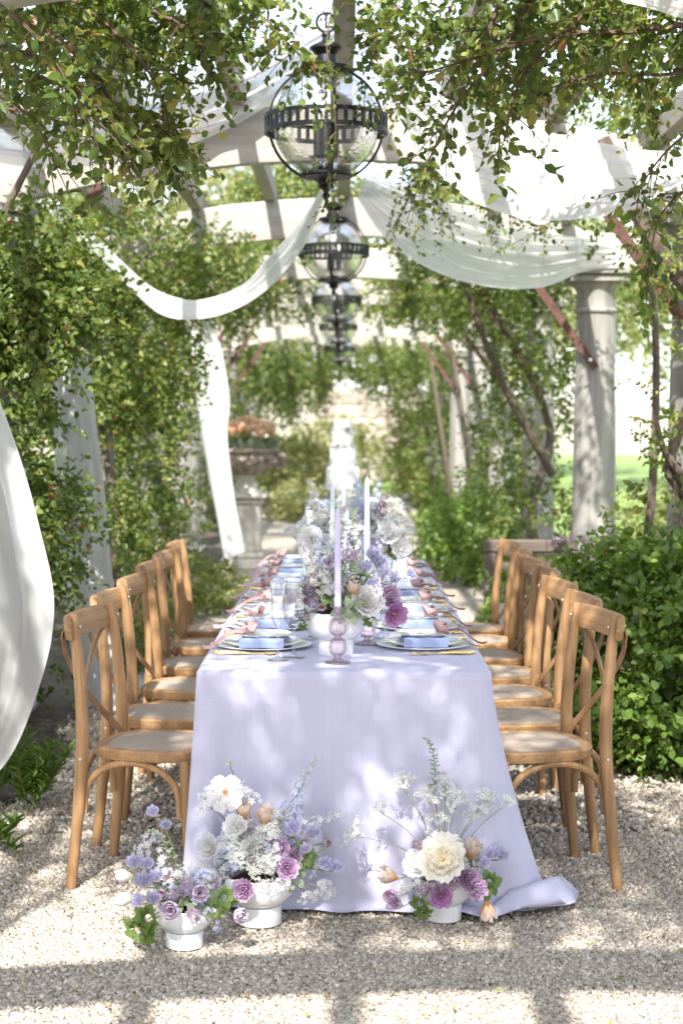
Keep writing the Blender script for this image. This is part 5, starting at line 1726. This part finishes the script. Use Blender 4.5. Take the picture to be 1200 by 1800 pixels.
def bowl_meshes(Rr, H, foot_r, foot_h):
    m = MB()
    pr = [(0.0, 0.0), (foot_r * 0.97, 0.0), (foot_r, 0.003), (foot_r, foot_h - 0.002), (foot_r * 1.0, foot_h)]
    hb = H - foot_h
    for k in range(0, 15):
        a = math.radians(-62 + 85 * k / 14)
        pr.append((Rr * (math.cos(a) ** 0.75) if a < 0.0 else Rr * (1 - 0.055 * (a / 0.4) ** 2), foot_h + hb * (math.sin(a) + 0.883) / (0.883 + math.sin(math.radians(23)))))
    rt, zt = pr[-1]
    pr += [(rt - 0.003, zt + 0.002), (rt - 0.007, zt - 0.001), (rt - 0.008, zt - 0.015), (0.0, zt - 0.020)]
    m.lathe(pr, 56)
    return m
def arrangement(label, base, Rr, H, foot_r, foot_h, blooms, fill, seed, group, spread=(0.16, 0.12, 0.12)):
    """blooms: (kind, px, py, dy towards the lens, scale, facing x, facing z)"""
    t = thing('flower_bowl', label, 'flower arrangement', base, group=group)
    rr = random.Random(seed)
    bowl_meshes(Rr, H, foot_r, foot_h).build('bowl', 'bowl_glaze', t)
    m = MB()
    m.lathe([(0, H + 0.012), (Rr * 0.5, H + 0.006), (Rr * 0.86, H - 0.016)], 20)
    m.build('moss', 'soil', t)
    b = Vector(base)
    def put(kind, p, d, sc, stem=True):
        lb = LIB[kind]
        o = link(kind, rr.choice(lb), t, p, (0, 0, 0), sc)
        q = d.to_track_quat('Z', 'Y') @ Vector((0, 0, 1)).rotation_difference(Vector((0, 0, 1)))
        from mathutils import Quaternion
        q = q @ Quaternion((0, 0, 1), rr.uniform(0, 6.28))
        if kind == 'sweet_pea':
            q = Vector((d.x * 0.35, -1, 0.15)).to_track_quat('-Y', 'Z') @ Quaternion((0, 1, 0), rr.gauss(d.x * 1.2, 0.3))
        o.rotation_mode = 'QUATERNION'
        o.rotation_quaternion = q
        if kind == 'anemone':
            link('centre', STAMEN, o)
        elif kind in ('violet_tulip', 'peony'):
            link('centre', POLLEN, o)
        if stem:
            s0 = Vector((p.x * 0.15, p.y * 0.15, H - 0.01))
            mid = s0.lerp(p, 0.55) + Vector((p.x * -0.12, 0, 0.02))
            ms = MB()
            r1 = 0.0022 if kind not in ('lace_umbel', 'white_spray', 'blue_spray') else 0.0013
            ms.tube(catmull([s0, mid, p], 8), [r1] * 4 + [r1 * 0.8] * 5, 5, cap=False)
            ms.build('stem', 'green_stem' if rr.random() < 0.7 else 'red_stem', t)
    for (kind, px, py, dy, sc, fx, fz) in blooms:
        p = P(px, py, base[1] - dy) - b
        d = Vector((fx, -1.0 if kind not in ('delphinium', 'white_stock', 'bud_spike', 'lace_umbel', 'white_tulip', 'peach_tulip') else -0.18, fz)).normalized()
        if kind in ('delphinium', 'white_stock', 'bud_spike'):
            p = p - d * (0.085 * sc)
        put(kind, p, d, sc)
    sx, sy, sz = spread
    for kind, n, smin, smax, hmin, hmax in fill:
        for k in range(n):
            a = rr.uniform(0, 6.28)
            e = rr.uniform(hmin, hmax)
            d = Vector((math.cos(a) * math.cos(e), math.sin(a) * math.cos(e), math.sin(e)))
            f_ = rr.uniform(0.7, 1.1)
            p = Vector((d.x * sx * f_, d.y * sy * f_, H + 0.005 + d.z * sz * f_))
            dd = (d + Vector((0, -0.35, 0.1))).normalized()
            put(kind, p, dd, rr.uniform(smin, smax), stem=e > 0.5)
    return t
FG = 'flower bowls standing on the gravel'
arrangement('smallest flower bowl on the gravel, at the front left, with white tulips', (-0.452, 4.78, 0.012), 0.081, 0.112, 0.053, 0.046, [
    ('white_tulip', 236, 1540, 0.05, 1.0, -1.0, 0.12), ('white_tulip', 240, 1578, 0.06, 1.1, -1.0, -0.05), ('mauve_tulip', 305, 1600, 0.09, 0.99, -0.2, 0.25),
    ('mauve_tulip', 350, 1570, 0.08, 0.86, 0.2, 0.3), ('sweet_pea', 272, 1435, 0.0, 1.0, -0.3, 0), ('sweet_pea', 278, 1482, 0.0, 1.0, -0.2, 0), ('sweet_pea', 292, 1458, 0.0, 0.9, 0.1, 0),
    ('sweet_pea', 240, 1525, 0.03, 1.2, -0.4, 0), ('sweet_pea', 255, 1560, 0.06, 1.4, -0.3, 0), ('sweet_pea', 278, 1550, 0.06, 1.2, 0, 0), ('sweet_pea', 250, 1590, 0.07, 1.1, -0.4, 0),
    ('sweet_pea', 258, 1528, 0.04, 1.1, 0, 0), ('sweet_pea', 270, 1590, 0.08, 1.2, 0, 0),
    ('bud_spike', 300, 1505, 0.0, 1.05, -0.25, 1), ('white_spray', 262, 1500, 0.0, 1.2, -0.4, 0.6), ('white_spray', 285, 1520, 0.02, 1.1, 0, 0.6),
    ('lilac_head', 330, 1560, 0.06, 1.0, 0.1, 0.6), ('lilac_head', 310, 1575, 0.06, 0.9, -0.2, 0.4), ('lilac_head', 340, 1605, 0.08, 0.8, 0.3, 0.1), ('pink_bud', 292, 1540, 0.05, 1.0, 0, 0.4), ('pink_bud', 285, 1570, 0.06, 1.0, -0.1, 0.3),
    ('green_leaf', 245, 1635, 0.07, 1.6, -0.7, -0.4), ('green_leaf', 262, 1615, 0.07, 1.3, -0.5, 0.0), ('green_leaf', 375, 1600, 0.07, 1.0, 0.6, 0.1), ('green_leaf', 392, 1578, 0.03, 1.0, 0.6, 0.2),
    ('mauve_tulip', 413, 1608, 0.07, 0.86, 0.9, 0.2), ('blue_spray', 378, 1630, 0.06, 0.7, 0.5, -0.2), ('blue_spray', 362, 1540, 0.03, 1.0, 0.3, 0.5)],
    [('lilac_head', 3, 0.7, 0.9, 0.2, 0.9), ('blue_spray', 12, 0.8, 1.2, 0.2, 1.4), ('white_spray', 12, 0.7, 1.1, 0.3, 1.4), ('green_leaf', 4, 0.8, 1.1, 0.35, 0.6), ('sage_leaf', 5, 0.8, 1.1, 0.35, 0.8), ('lace_umbel', 3, 0.7, 0.9, 0.5, 1.2)],
    101, FG, (0.085, 0.075, 0.09))
arrangement('largest flower bowl on the gravel, second from the left, before the tablecloth', (-0.250, 5.005, 0.012), 0.103, 0.142, 0.066, 0.056, [
    ('purple_tulip', 488, 1492, 0.06, 0.90, 0.1, 0.35), ('purple_tulip', 503, 1525, 0.10, 0.86, 0.15, 0.15), ('purple_tulip', 432, 1562, 0.11, 0.86, -0.2, 0.1), ('purple_tulip', 516, 1505, 0.05, 0.60, 0.3, 0.3),
    ('anemone', 397, 1392, 0.03, 1.15, -0.1, 0.15), ('ranunculus_bud', 404, 1345, 0.02, 1.1, 0.0, 2.5), ('peach_tulip', 430, 1440, 0.02, 1.0, -0.05, 1), ('peach_tulip', 464, 1452, 0.04, 1.1, 0.05, 1),
    ('delphinium', 522, 1412, 0.0, 1.05, 0.1, 1), ('white_stock', 537, 1360, 0.0, 0.75, 0.35, 1), ('delphinium', 505, 1445, 0.02, 0.9, 0.05, 1), ('white_stock', 560, 1440, 0.0, 0.9, 1.4, 0.75),
    ('white_spray', 372, 1420, 0.03, 1.15, -0.3, 0.6), ('white_spray', 430, 1400, 0.02, 1.1, 0.2, 0.6), ('white_spray', 395, 1420, 0.04, 1.0, 0, 0.6), ('white_spray', 360, 1405, 0.02, 0.8, -0.5, 0.6),
    ('sweet_pea', 520, 1468, 0.05, 1.5, 0.2, 0), ('sweet_pea', 545, 1475, 0.05, 1.3, 0.4, 0), ('sweet_pea', 562, 1525, 0.05, 1.2, 0.5, 0), ('sweet_pea', 585, 1532, 0.04, 1.1, 0.6, 0), ('sweet_pea', 540, 1500, 0.06, 1.0, 0.3, 0),
    ('white_rose', 415, 1455, 0.05, 0.95, -0.3, 0.6), ('white_rose', 372, 1490, 0.03, 1.03, -0.6, 0.4), ('pink_bud', 444, 1515, 0.09, 1.1, 0, 0.5), ('pink_bud', 570, 1482, 0.03, 1.1, 0.6, 0.3),
    ('lace_umbel', 455, 1495, 0.09, 1.1, -0.1, 0.6), ('lace_umbel', 430, 1520, 0.1, 1.0, -0.2, 0.5), ('lace_umbel', 470, 1525, 0.11, 1.0, 0.1, 0.4), ('lace_umbel', 420, 1475, 0.07, 1.1, -0.3, 0.6), ('lace_umbel', 398, 1545, 0.1, 0.9, -0.4, 0.3),
    ('lace_umbel', 495, 1445, 0.05, 0.9, 0.1, 0.9), ('white_spray', 560, 1560, 0.06, 1.1, 0.7, -0.1), ('white_spray', 540, 1568, 0.07, 1.0, 0.6, -0.2), ('white_spray', 490, 1552, 0.12, 0.8, 0.1, -0.1), ('white_spray', 470, 1548, 0.12, 0.8, 0.0, -0.1),
    ('bud_spike', 560, 1500, 0.03, 0.6, 0.6, 0.8), ('green_leaf', 530, 1505, 0.05, 1.3, 0.5, 0.3), ('green_leaf', 400, 1580, 0.1, 0.9, -0.6, 0.0), ('sage_leaf', 515, 1540, 0.09, 1.3, 0.5, 0.1),
    ('blue_spray', 385, 1530, 0.06, 1.1, -0.4, 0.5), ('blue_spray', 400, 1500, 0.06, 1.1, -0.3, 0.5), ('lilac_head', 440, 1470, 0.05, 0.7, 0.0, 0.9)],
    [('lace_umbel', 12, 0.8, 1.2, 0.2, 1.4), ('blue_spray', 14, 0.8, 1.3, 0.2, 1.4), ('white_spray', 18, 0.8, 1.2, 0.2, 1.4), ('green_leaf', 6, 0.9, 1.2, 0.35, 0.6), ('sage_leaf', 9, 1.0, 1.3, 0.35, 1.0), ('white_rose', 3, 0.6, 0.9, 0.17, 0.9)],
    102, FG, (0.125, 0.10, 0.13))
arrangement('flower bowl on the gravel at the right with a big cream bloom', (0.300, 5.045, 0.012), 0.087, 0.126, 0.053, 0.048, [
    ('peony', 778, 1512, 0.07, 0.99, -0.15, 0.45), ('white_rose', 735, 1520, 0.05, 1.12, -0.4, 0.5), ('peach_tulip', 700, 1545, 0.05, 1.05, -1.3, 0.5), ('peach_tulip', 825, 1510, 0.04, 1.1, 0.3, 1),
    ('purple_tulip', 820, 1545, 0.08, 0.90, 0.25, 0.2), ('violet_tulip', 775, 1574, 0.11, 0.78, -0.1, 0.1), ('purple_tulip', 832, 1560, 0.09, 0.82, 0.4, 0.0), ('purple_tulip', 700, 1572, 0.08, 0.82, -0.9, -0.3),
    ('peach_tulip', 853, 1582, 0.05, 1.1, 0.25, -1.4), ('lilac_head', 770, 1560, 0.10, 1.0, -0.1, 0.4), ('lilac_head', 790, 1552, 0.10, 0.9, 0.3, 0.4), ('lilac_head', 745, 1562, 0.10, 0.8, -0.4, 0.2), ('lilac_head', 735, 1490, 0.03, 0.7, -0.4, 0.8),
    ('sweet_pea', 858, 1510, 0.04, 1.2, 0.5, 0), ('sweet_pea', 875, 1512, 0.03, 1.2, 0.6, 0), ('sweet_pea', 850, 1525, 0.05, 1.0, 0.4, 0), ('white_spray', 725, 1558, 0.09, 1.1, -0.5, 0.2), ('white_spray', 715, 1570, 0.09, 0.9, -0.6, 0.0),
    ('lace_umbel', 641, 1472, 0.06, 1.35, -0.9, 0.45), ('lace_umbel', 675, 1432, 0.03, 1.0, -0.7, 0.6), ('lace_umbel', 712, 1392, 0.0, 1.2, -0.2, 1), ('lace_umbel', 708, 1378, 0.0, 0.8, -0.3, 1), ('lace_umbel', 757, 1415, 0.0, 1.2, 0, 1), ('lace_umbel', 790, 1412, 0.0, 1.2, 0.1, 1),
    ('lace_umbel', 835, 1432, 0.0, 1.3, 0.3, 1), ('lace_umbel', 850, 1412, 0.0, 1.1, 0.3, 1), ('lace_umbel', 882, 1420, 0.0, 1.0, 0.6, 1), ('lace_umbel', 772, 1380, 0.0, 1.0, 0, 1), ('lace_umbel', 826, 1450, 0.02, 1.0, 0.2, 1), ('lace_umbel', 770, 1450, 0.0, 0.9, 0, 1),
    ('bud_spike', 764, 1352, 0.0, 0.9, 0.05, 1), ('white_rose', 782, 1388, 0.0, 0.65, 0.2, 0.6), ('white_stock', 755, 1470, 0.0, 0.7, -0.1, 1), ('white_spray', 800, 1420, 0.0, 1.0, 0.2, 0.8),
    ('green_leaf', 738, 1588, 0.1, 0.9, -0.5, -0.4), ('green_leaf', 744, 1602, 0.1, 0.9, -0.3, -0.7), ('green_leaf', 858, 1552, 0.05, 1.2, 0.6, 0.1), ('green_leaf', 850, 1565, 0.06, 1.0, 0.6, -0.3)],
    [('lilac_head', 3, 0.7, 0.9, 0.2, 0.8), ('white_spray', 16, 0.8, 1.2, 0.2, 1.4), ('blue_spray', 6, 0.8, 1.1, 0.2, 1.3), ('green_leaf', 4, 0.9, 1.1, 0.35, 0.5), ('white_rose', 3, 0.8, 1.1, 0.26, 0.9), ('lace_umbel', 3, 0.8, 1.0, 0.6, 1.3), ('sage_leaf', 5, 0.9, 1.1, 0.35, 0.6)],
    103, FG, (0.09, 0.08, 0.09))
TG = 'flower bowls along the middle of the table'
arrangement('nearest flower bowl on the table, with purple tulips at its right', (-0.026, 5.51, TZ + 0.0005), 0.098, 0.137, 0.058, 0.050, [
    ('purple_tulip', 678, 1052, 0.04, 0.99, 0.5, 0.3), ('violet_tulip', 690, 1078, 0.06, 0.90, 0.5, -0.1), ('white_rose', 645, 1060, 0.07, 1.38, 0.15, 0.4), ('peach_tulip', 622, 1048, 0.09, 0.9, -0.1, 1), ('peony', 628, 1066, 0.07, 0.52, 0.1, 0.2),
    ('sweet_pea', 665, 1000, 0.02, 1.5, 0.3, 0), ('sweet_pea', 655, 985, 0.02, 1.3, 0.2, 0), ('sweet_pea', 640, 1010, 0.04, 1.4, 0.1, 0), ('sweet_pea', 648, 1035, 0.06, 1.3, 0.1, 0), ('sweet_pea', 690, 1025, 0.0, 1.1, 0.5, 0), ('sweet_pea', 715, 1015, 0.0, 1.0, 0.6, 0), ('sweet_pea', 672, 1018, 0.03, 1.2, 0.3, 0),
    ('sweet_pea', 612, 1025, 0.06, 1.1, 0, 0), ('mauve_tulip', 516, 1052, -0.02, 0.86, -0.5, 0.4), ('mauve_tulip', 582, 1000, 0.0, 0.95, -0.1, 0.9), ('pink_bud', 568, 1068, 0.08, 1.1, -0.2, 0.2), ('pink_bud', 543, 1058, 0.05, 1.1, -0.4, 0.3),
    ('lilac_head', 545, 1040, 0.05, 0.9, -0.5, 0.5), ('lilac_head', 555, 1060, 0.07, 0.8, -0.4, 0.2), ('lilac_head', 535, 1080, 0.06, 0.7, -0.8, 0.0), ('lilac_head', 560, 1022, 0.03, 0.8, -0.3, 0.8), ('lilac_head', 620, 985, 0.0, 0.7, 0.1, 1), ('lilac_head', 610, 980, 0.02, 0.7, 0.1, 1),
    ('white_spray', 582, 1045, 0.08, 1.0, -0.2, 0.4), ('white_spray', 595, 1035, 0.08, 1.0, 0, 0.4), ('white_spray', 575, 1030, 0.06, 1.0, -0.2, 0.5), ('white_stock', 528, 960, 0.0, 0.8, -0.4, 1), ('lace_umbel', 520, 948, 0.0, 1.1, -0.5, 1), ('lace_umbel', 545, 945, 0.0, 1.1, -0.3, 1),
    ('lace_umbel', 565, 925, 0.0, 1.2, -0.2, 1), ('lace_umbel', 600, 940, 0.0, 1.2, 0, 1), ('lace_umbel', 625, 950, 0.0, 1.2, 0.1, 1), ('blue_spray', 570, 955, 0.02, 1.0, -0.2, 0.8), ('blue_spray', 585, 965, 0.02, 1.0, 0, 0.8), ('bud_spike', 600, 912, 0.0, 0.6, 0, 1), ('bud_spike', 618, 925, 0.0, 0.6, 0.2, 1),
    ('white_stock', 590, 955, 0.0, 0.9, -0.1, 1), ('delphinium', 612, 945, -0.03, 0.9, 0.1, 1), ('delphinium', 560, 975, 0.0, 0.8, -0.2, 1), ('white_stock', 630, 970, 0.0, 0.8, 0.1, 1), ('lace_umbel', 720, 1055, 0.0, 0.7, 0.9, 0.3),
    ('sage_leaf', 617, 1075, 0.10, 1.3, 0.1, 0.0), ('sage_leaf', 600, 1070, 0.10, 1.2, -0.1, 0.1), ('sage_leaf', 612, 1008, 0.06, 1.2, 0, 0.5), ('sage_leaf', 575, 1030, 0.08, 1.0, -0.2, 0.5), ('green_leaf', 652, 1090, 0.09, 0.8, 0.2, -0.5), ('green_leaf', 532, 1096, 0.06, 0.7, -0.6, -0.4),
    ('white_tulip', 655, 1085, 0.09, 0.6, 0.3, -1)],
    [('white_spray', 8, 0.8, 1.1, 0.4, 1.4), ('blue_spray', 6, 0.8, 1.1, 0.4, 1.4), ('lilac_head', 3, 0.7, 0.9, 0.2, 0.8), ('green_leaf', 10, 0.9, 1.2, 0.35, 0.8), ('sage_leaf', 10, 0.9, 1.2, 0.35, 0.9), ('lace_umbel', 5, 0.9, 1.2, 0.8, 1.4), ('sweet_pea', 6, 1.0, 1.3, 0.1, 0.9)],
    104, TG, (0.125, 0.11, 0.15))
arrangement('second flower bowl along the table, a mass of white and pale blue blooms', (0.03, 6.85, TZ + 0.0005), 0.098, 0.137, 0.058, 0.050, [
    ('delphinium', 642, 900, 0.0, 1.5, 0.05, 1), ('delphinium', 630, 900, 0.0, 1.4, -0.05, 1), ('delphinium', 650, 920, 0.0, 1.3, 0.1, 1), ('delphinium', 640, 930, 0.0, 1.3, 0, 1), ('white_stock', 560, 905, 0.0, 1.2, -0.4, 1), ('white_stock', 580, 925, 0.0, 1.2, -0.2, 1),
    ('bud_spike', 545, 890, 0.0, 0.9, -0.9, 1), ('lilac_head', 668, 900, 0.0, 1.0, 0.3, 1), ('lace_umbel', 690, 925, 0.0, 1.5, 0.4, 1), ('lace_umbel', 705, 945, 0.0, 1.4, 0.5, 1), ('white_rose', 680, 940, 0.05, 1.29, 0.3, 0.6), ('white_rose', 700, 965, 0.05, 1.20, 0.4, 0.5),
    ('white_rose', 550, 950, 0.05, 1.38, -0.4, 0.6), ('white_rose', 575, 960, 0.05, 1.20, -0.2, 0.6), ('lace_umbel', 590, 930, 0.0, 1.4, 0, 1), ('lace_umbel', 670, 960, 0.05, 1.4, 0.2, 1), ('white_stock', 660, 950, 0.0, 1.2, 0.2, 1), ('sweet_pea', 655, 970, 0.04, 1.5, 0.1, 0)],
    [('white_spray', 14, 1.0, 1.5, 0.3, 1.4), ('blue_spray', 10, 1.0, 1.5, 0.4, 1.4), ('white_rose', 7, 1.0, 1.5, 0.17, 1.2), ('green_leaf', 9, 1.0, 1.3, 0.35, 0.7), ('lace_umbel', 10, 1.1, 1.5, 0.5, 1.5), ('sweet_pea', 6, 1.2, 1.6, 0.2, 1.0)],
    105, TG, (0.19, 0.15, 0.23))
arrangement('farthest flower bowl on the table, blurred white and lavender blooms', (0.03, 8.25, TZ + 0.0005), 0.098, 0.137, 0.058, 0.050, [
    ('white_stock', 555, 885, 0.0, 1.4, -0.4, 1), ('white_stock', 590, 890, 0.0, 1.4, 0, 1), ('delphinium', 660, 890, 0.0, 1.4, 0.3, 1), ('lace_umbel', 690, 900, 0.0, 1.6, 0.5, 1)],
    [('white_spray', 12, 1.2, 1.7, 0.3, 1.4), ('blue_spray', 10, 1.2, 1.6, 0.3, 1.4), ('white_rose', 8, 1.2, 1.7, 0.17, 1.2), ('green_leaf', 8, 1.0, 1.3, 0.35, 0.7), ('lace_umbel', 8, 1.2, 1.7, 0.5, 1.5), ('sweet_pea', 8, 1.4, 1.8, 0.2, 1.0)],
    106, TG, (0.21, 0.16, 0.20))

# ------------------------------------------------------------------ cake on its own round table
ct = MB()
def skirt(u, v):
    a = 2 * math.pi * u
    r_ = 0.33 + v * (0.04 + 0.035 * math.sin(a * 11) + 0.015 * math.sin(a * 23))
    return (r_ * math.cos(a), r_ * math.sin(a), 0.76 - 0.752 * v)
ct.grid(skirt, 120, 10)
ct.lathe([(0.33, 0.76), (0.2, 0.762), (0.0, 0.762)], 60)
tag(ct.build('round_tablecloth', 'lavender_cloth', None, loc=(-0.01, 15.5, 0), sharp=None), 'small round cake table covered to the ground in lavender cloth', 'tablecloth')
ck = thing('tiered_cake', 'tall white tiered wedding cake on the far round table', 'cake', (-0.01, 15.5, 0.765))
z = 0.0
st = MB(); st.lathe([(0, 0), (0.11, 0), (0.04, 0.02), (0.03, 0.08), (0.16, 0.10), (0.165, 0.11), (0, 0.11)], 40); st.build('cake_stand', 'porcelain', ck)
z = 0.1105
for k, (r_, h) in enumerate(((0.150, 0.19), (0.118, 0.17), (0.094, 0.15), (0.082, 0.11))):
    m = MB()
    m.lathe([(0, 0), (r_ * 0.98, 0), (r_, 0.006), (r_ * 0.99, h * 0.5), (r_, h - 0.012), (r_ * 0.96, h), (0, h)], 48, wob=lambda a, i, k=k: 1 + 0.02 * math.sin(a * 7 + i * 1.7 + k) + 0.012 * math.sin(a * 17 + k))
    ti = m.build('tier', 'icing', ck, loc=(0, 0, z))
    for q in range(int(8 - k)):
        a = R.uniform(0, 6.28)
        link('sugar_bloom', R.choice(LIB['white_rose']), ti, (r_ * math.cos(a), r_ * math.sin(a), 0.01), (math.pi / 2 * 0.8, 0, a + math.pi / 2), 0.9)
    z += h + 0.0005

# ------------------------------------------------------------------ stone urn of orange tulips on its pedestal
ur = thing('stone_urn', 'carved stone urn of orange tulips on a tall stone pedestal left of the path', 'urn', (-1.0, 17.2, 0))
m = MB()
m.box((0, 0, 0.05), (0.46, 0.46, 0.10), bev=0.01); m.box((0, 0, 0.135), (0.38, 0.38, 0.07), bev=0.02)
m.build('plinth', 'pale_stone', ur)
m = MB(); m.box((0, 0, 0.41), (0.30, 0.30, 0.48), bev=0.008)
ds = m.build('pedestal', 'pale_stone', ur)
for sx_ in (-1, 1):
    for sy_ in (-1, 1):
        m = MB(); m.box((sx_ * 0.128, sy_ * 0.128, 0.41), (0.07, 0.07, 0.47), bev=0.006); m.build('corner_pilaster', 'pale_stone', ds)
m = MB()
m.box((0, 0, 0.68), (0.36, 0.36, 0.06), bev=0.012); m.box((0, 0, 0.735), (0.46, 0.46, 0.05), bev=0.01)
m.build('cornice', 'pale_stone', ur)
m = MB()
m.lathe([(0.0, 0.76), (0.17, 0.76), (0.17, 0.785), (0.10, 0.82), (0.085, 0.88), (0.11, 0.925), (0.13, 0.935)], 32)
m.build('urn_foot', 'pale_stone', ur)
m = MB()
m.lathe([(0.12, 0.935), (0.22, 0.96), (0.295, 1.03), (0.32, 1.10), (0.305, 1.14), (0.315, 1.155), (0.345, 1.175), (0.35, 1.20), (0.325, 1.21), (0.30, 1.20), (0.28, 1.12), (0, 1.10)], 60,
        wob=lambda a, i: 1 + (0.045 * math.sin(a * 12) if 1 <= i <= 3 else 0.02 * math.sin(a * 24)))
ub = m.build('urn_bowl', 'urn_stone', ur)
for k in range(8):
    a = 2 * math.pi * k / 8 + 0.2
    m = MB()
    pts = []
    for i in range(13):
        b_ = -0.32 + 0.64 * i / 12
        pts.append(((0.335 + 0.02 * math.sin(i)) * math.cos(a + b_), (0.335 + 0.02 * math.sin(i)) * math.sin(a + b_), 1.12 - 0.075 * math.cos(b_ * 4.7) + 0.02))
    m.tube(pts, [0.012 + 0.018 * math.sin(math.pi * i / 12) for i in range(13)], 7)
    m.build('garland', 'urn_stone', ub)
m = MB()
for s in (-1, 1):
    m = MB()
    m.tube(catmull([(s * 0.30, -0.02, 1.12), (s * 0.37, -0.03, 1.14), (s * 0.41, -0.02, 1.09), (s * 0.38, 0, 1.03), (s * 0.31, 0, 1.02)], 14), 0.030, 8)
    m.build('handle', 'urn_stone', ub)
for k in range(34):
    a, r_ = k * 2.4, 0.29 * math.sqrt((k + 0.5) / 34)
    h = 1.42 - 0.10 * (r_ / 0.29) ** 2 + R.uniform(-0.02, 0.03)
    p = Vector((r_ * math.cos(a) * 1.12, r_ * math.sin(a) * 1.12, h))
    o = link('orange_tulip', R.choice(LIB['orange_tulip']), ur, p, (R.gauss(0, .2), R.gauss(0, .2), R.uniform(0, 6)), 1.55)
    m = MB()
    m.tube([(r_ * math.cos(a) * 0.8, r_ * math.sin(a) * 0.8, 1.10), p], 0.005, 5, cap=False)
    m.build('stem', 'green_stem', ur)
r = np.random.default_rng(5)
n = 420
aa, rr_ = r.uniform(0, 6.28, n), 0.29 * np.sqrt(r.uniform(0, 1, n))
pos = np.stack([rr_ * np.cos(aa), rr_ * np.sin(aa), np.full(n, 1.12)], axis=1)
d = np.stack([0.35 * np.cos(aa), 0.35 * np.sin(aa), np.ones(n)], axis=1)
stuff(link('foliage', leaf_mesh('foliage', 'sage_leaf', pos, d, np.stack([-np.cos(aa), -np.sin(aa), 0.2 * np.ones(n)], axis=1), r.uniform(0.12, 0.24, n), np.clip(r.normal(0.3, 0.2, n), 0, 1), width=0.16), ur))

# ------------------------------------------------------------------ rustic bench and stone trough behind the right chairs
bn = thing('rustic_bench', 'rustic dark wooden bench with a thick rail behind the right chairs', 'bench', (1.24, 11.2, 0))
m = MB(); m.box((0.0, 0.12, 0.66), (0.62, 0.07, 0.085), bev=0.012); m.build('top_rail', 'old_plank', bn)
for x in (-0.27, 0.27):
    m = MB(); m.box((x, 0.12, 0.309), (0.075, 0.075, 0.615), bev=0.01); m.build('post', 'old_plank', bn)
    m = MB(); m.box((x, -0.22, 0.195), (0.07, 0.07, 0.39), bev=0.01); m.build('leg', 'old_plank', bn)
for q in range(3):
    m = MB(); m.box((0, -0.21 + 0.125 * q, 0.411), (0.66, 0.115, 0.04), bev=0.006); m.build('seat_plank', 'old_plank', bn)
m = MB(); m.box((0, 0.12, 0.52), (0.50, 0.04, 0.06), bev=0.006); m.build('back_rail', 'old_plank', bn)
tg = thing('stone_trough', 'weathered grey stone trough planter beside the bench', 'planter', (0.98, 9.85, 0))
m = MB()
def tr(u, v):
    a = 2 * math.pi * u
    e = 0.35
    c, s = math.copysign(abs(math.cos(a)) ** e, math.cos(a)), math.copysign(abs(math.sin(a)) ** e, math.sin(a))
    k = 0.80 + 0.2 * v
    return (0.115 * c * k, 0.24 * s * k, 0.46 * v)
m.grid(tr, 40, 6)
def tri(u, v):
    p = tr(u, 1.0)
    k = 1 - 0.16 * v
    return (p[0] * k * (1 - 0.08 * v), p[1] * k, 0.46 - 0.05 * max(0, v - 0.6) / 0.4)
m.grid(tri, 40, 4)
m.build('trough', 'stone', tg)
m = MB(); m.lathe([(0.0, 0.42), (0.09, 0.415)], 20); m.v = [(x, y * 2.2, z_) for x, y, z_ in m.v]; m.build('soil', 'soil', tg)
stuff(foliage('foliage', 'shrub_leaf', np.random.default_rng(77), [(0, 0, 0.50, 0.10, 0.2, 0.09, 60)], tg, per=7, size=0.045, length=0.09, tint_mean=0.6))

# ------------------------------------------------------------------ garden wall and fence far beyond the path
fw = thing('garden_wall', 'pale ruined stone garden wall at the far end of the path', 'wall', (1.3, 41, 0))
for q in range(7):
    for k in range(9):
        w = 0.42 + 0.12 * ((k * 7 + q * 3) % 3)
        h = 0.30
        if q > 4 and (k + q) % 3 == 0:
            continue
        m = MB(); m.box((-2.0 + k * 0.52 + (0.26 if q % 2 else 0), R.uniform(-0.03, 0.03), 0.15 + q * 0.305), (0.50, 0.40, h), bev=0.03); m.build('stone', 'urn_stone', fw)
ff = thing('rail_fence', 'weathered white rail fence at the far end of the path left of the wall', 'fence', (-1.6, 39, 0))
for k in range(6):
    m = MB(); m.box((-1.5 + k * 0.75, 0, 0.8), (0.15, 0.15, 1.6), bev=0.01); m.build('post', 'stone', ff)
for z_ in (0.55, 1.1, 1.45):
    m = MB(); m.box((0.37, -0.105, z_), (4.2, 0.05, 0.10), bev=0.005); m.build('rail', 'stone', ff)

# ------------------------------------------------------------------ fallen leaves and petals on the gravel
r = np.random.default_rng(9)
n = 1000
pos = np.stack([r.uniform(-1.7, 1.7, n), r.uniform(4.0, 7.2, n), np.full(n, 0.016) + r.uniform(0, 0.006, n)], axis=1)
keep = ~((np.abs(pos[:, 0]) < 0.46) & (pos[:, 1] > 5.1))
pos = pos[keep]; n = len(pos)
a = r.uniform(0, 6.28, n)
d = np.stack([np.cos(a), np.sin(a), r.normal(0, 0.15, n)], axis=1)
fl = stuff(link('fallen_leaf_litter', leaf_mesh('fallen_leaf_litter', 'fallen', pos, d, np.array([0, 0, 1.0]) + r.normal(0, 0.3, (n, 3)), r.uniform(0.007, 0.022, n), r.uniform(0, 1, n))))
tag(fl, 'scattered small fallen leaves lying on the gravel', 'leaves')
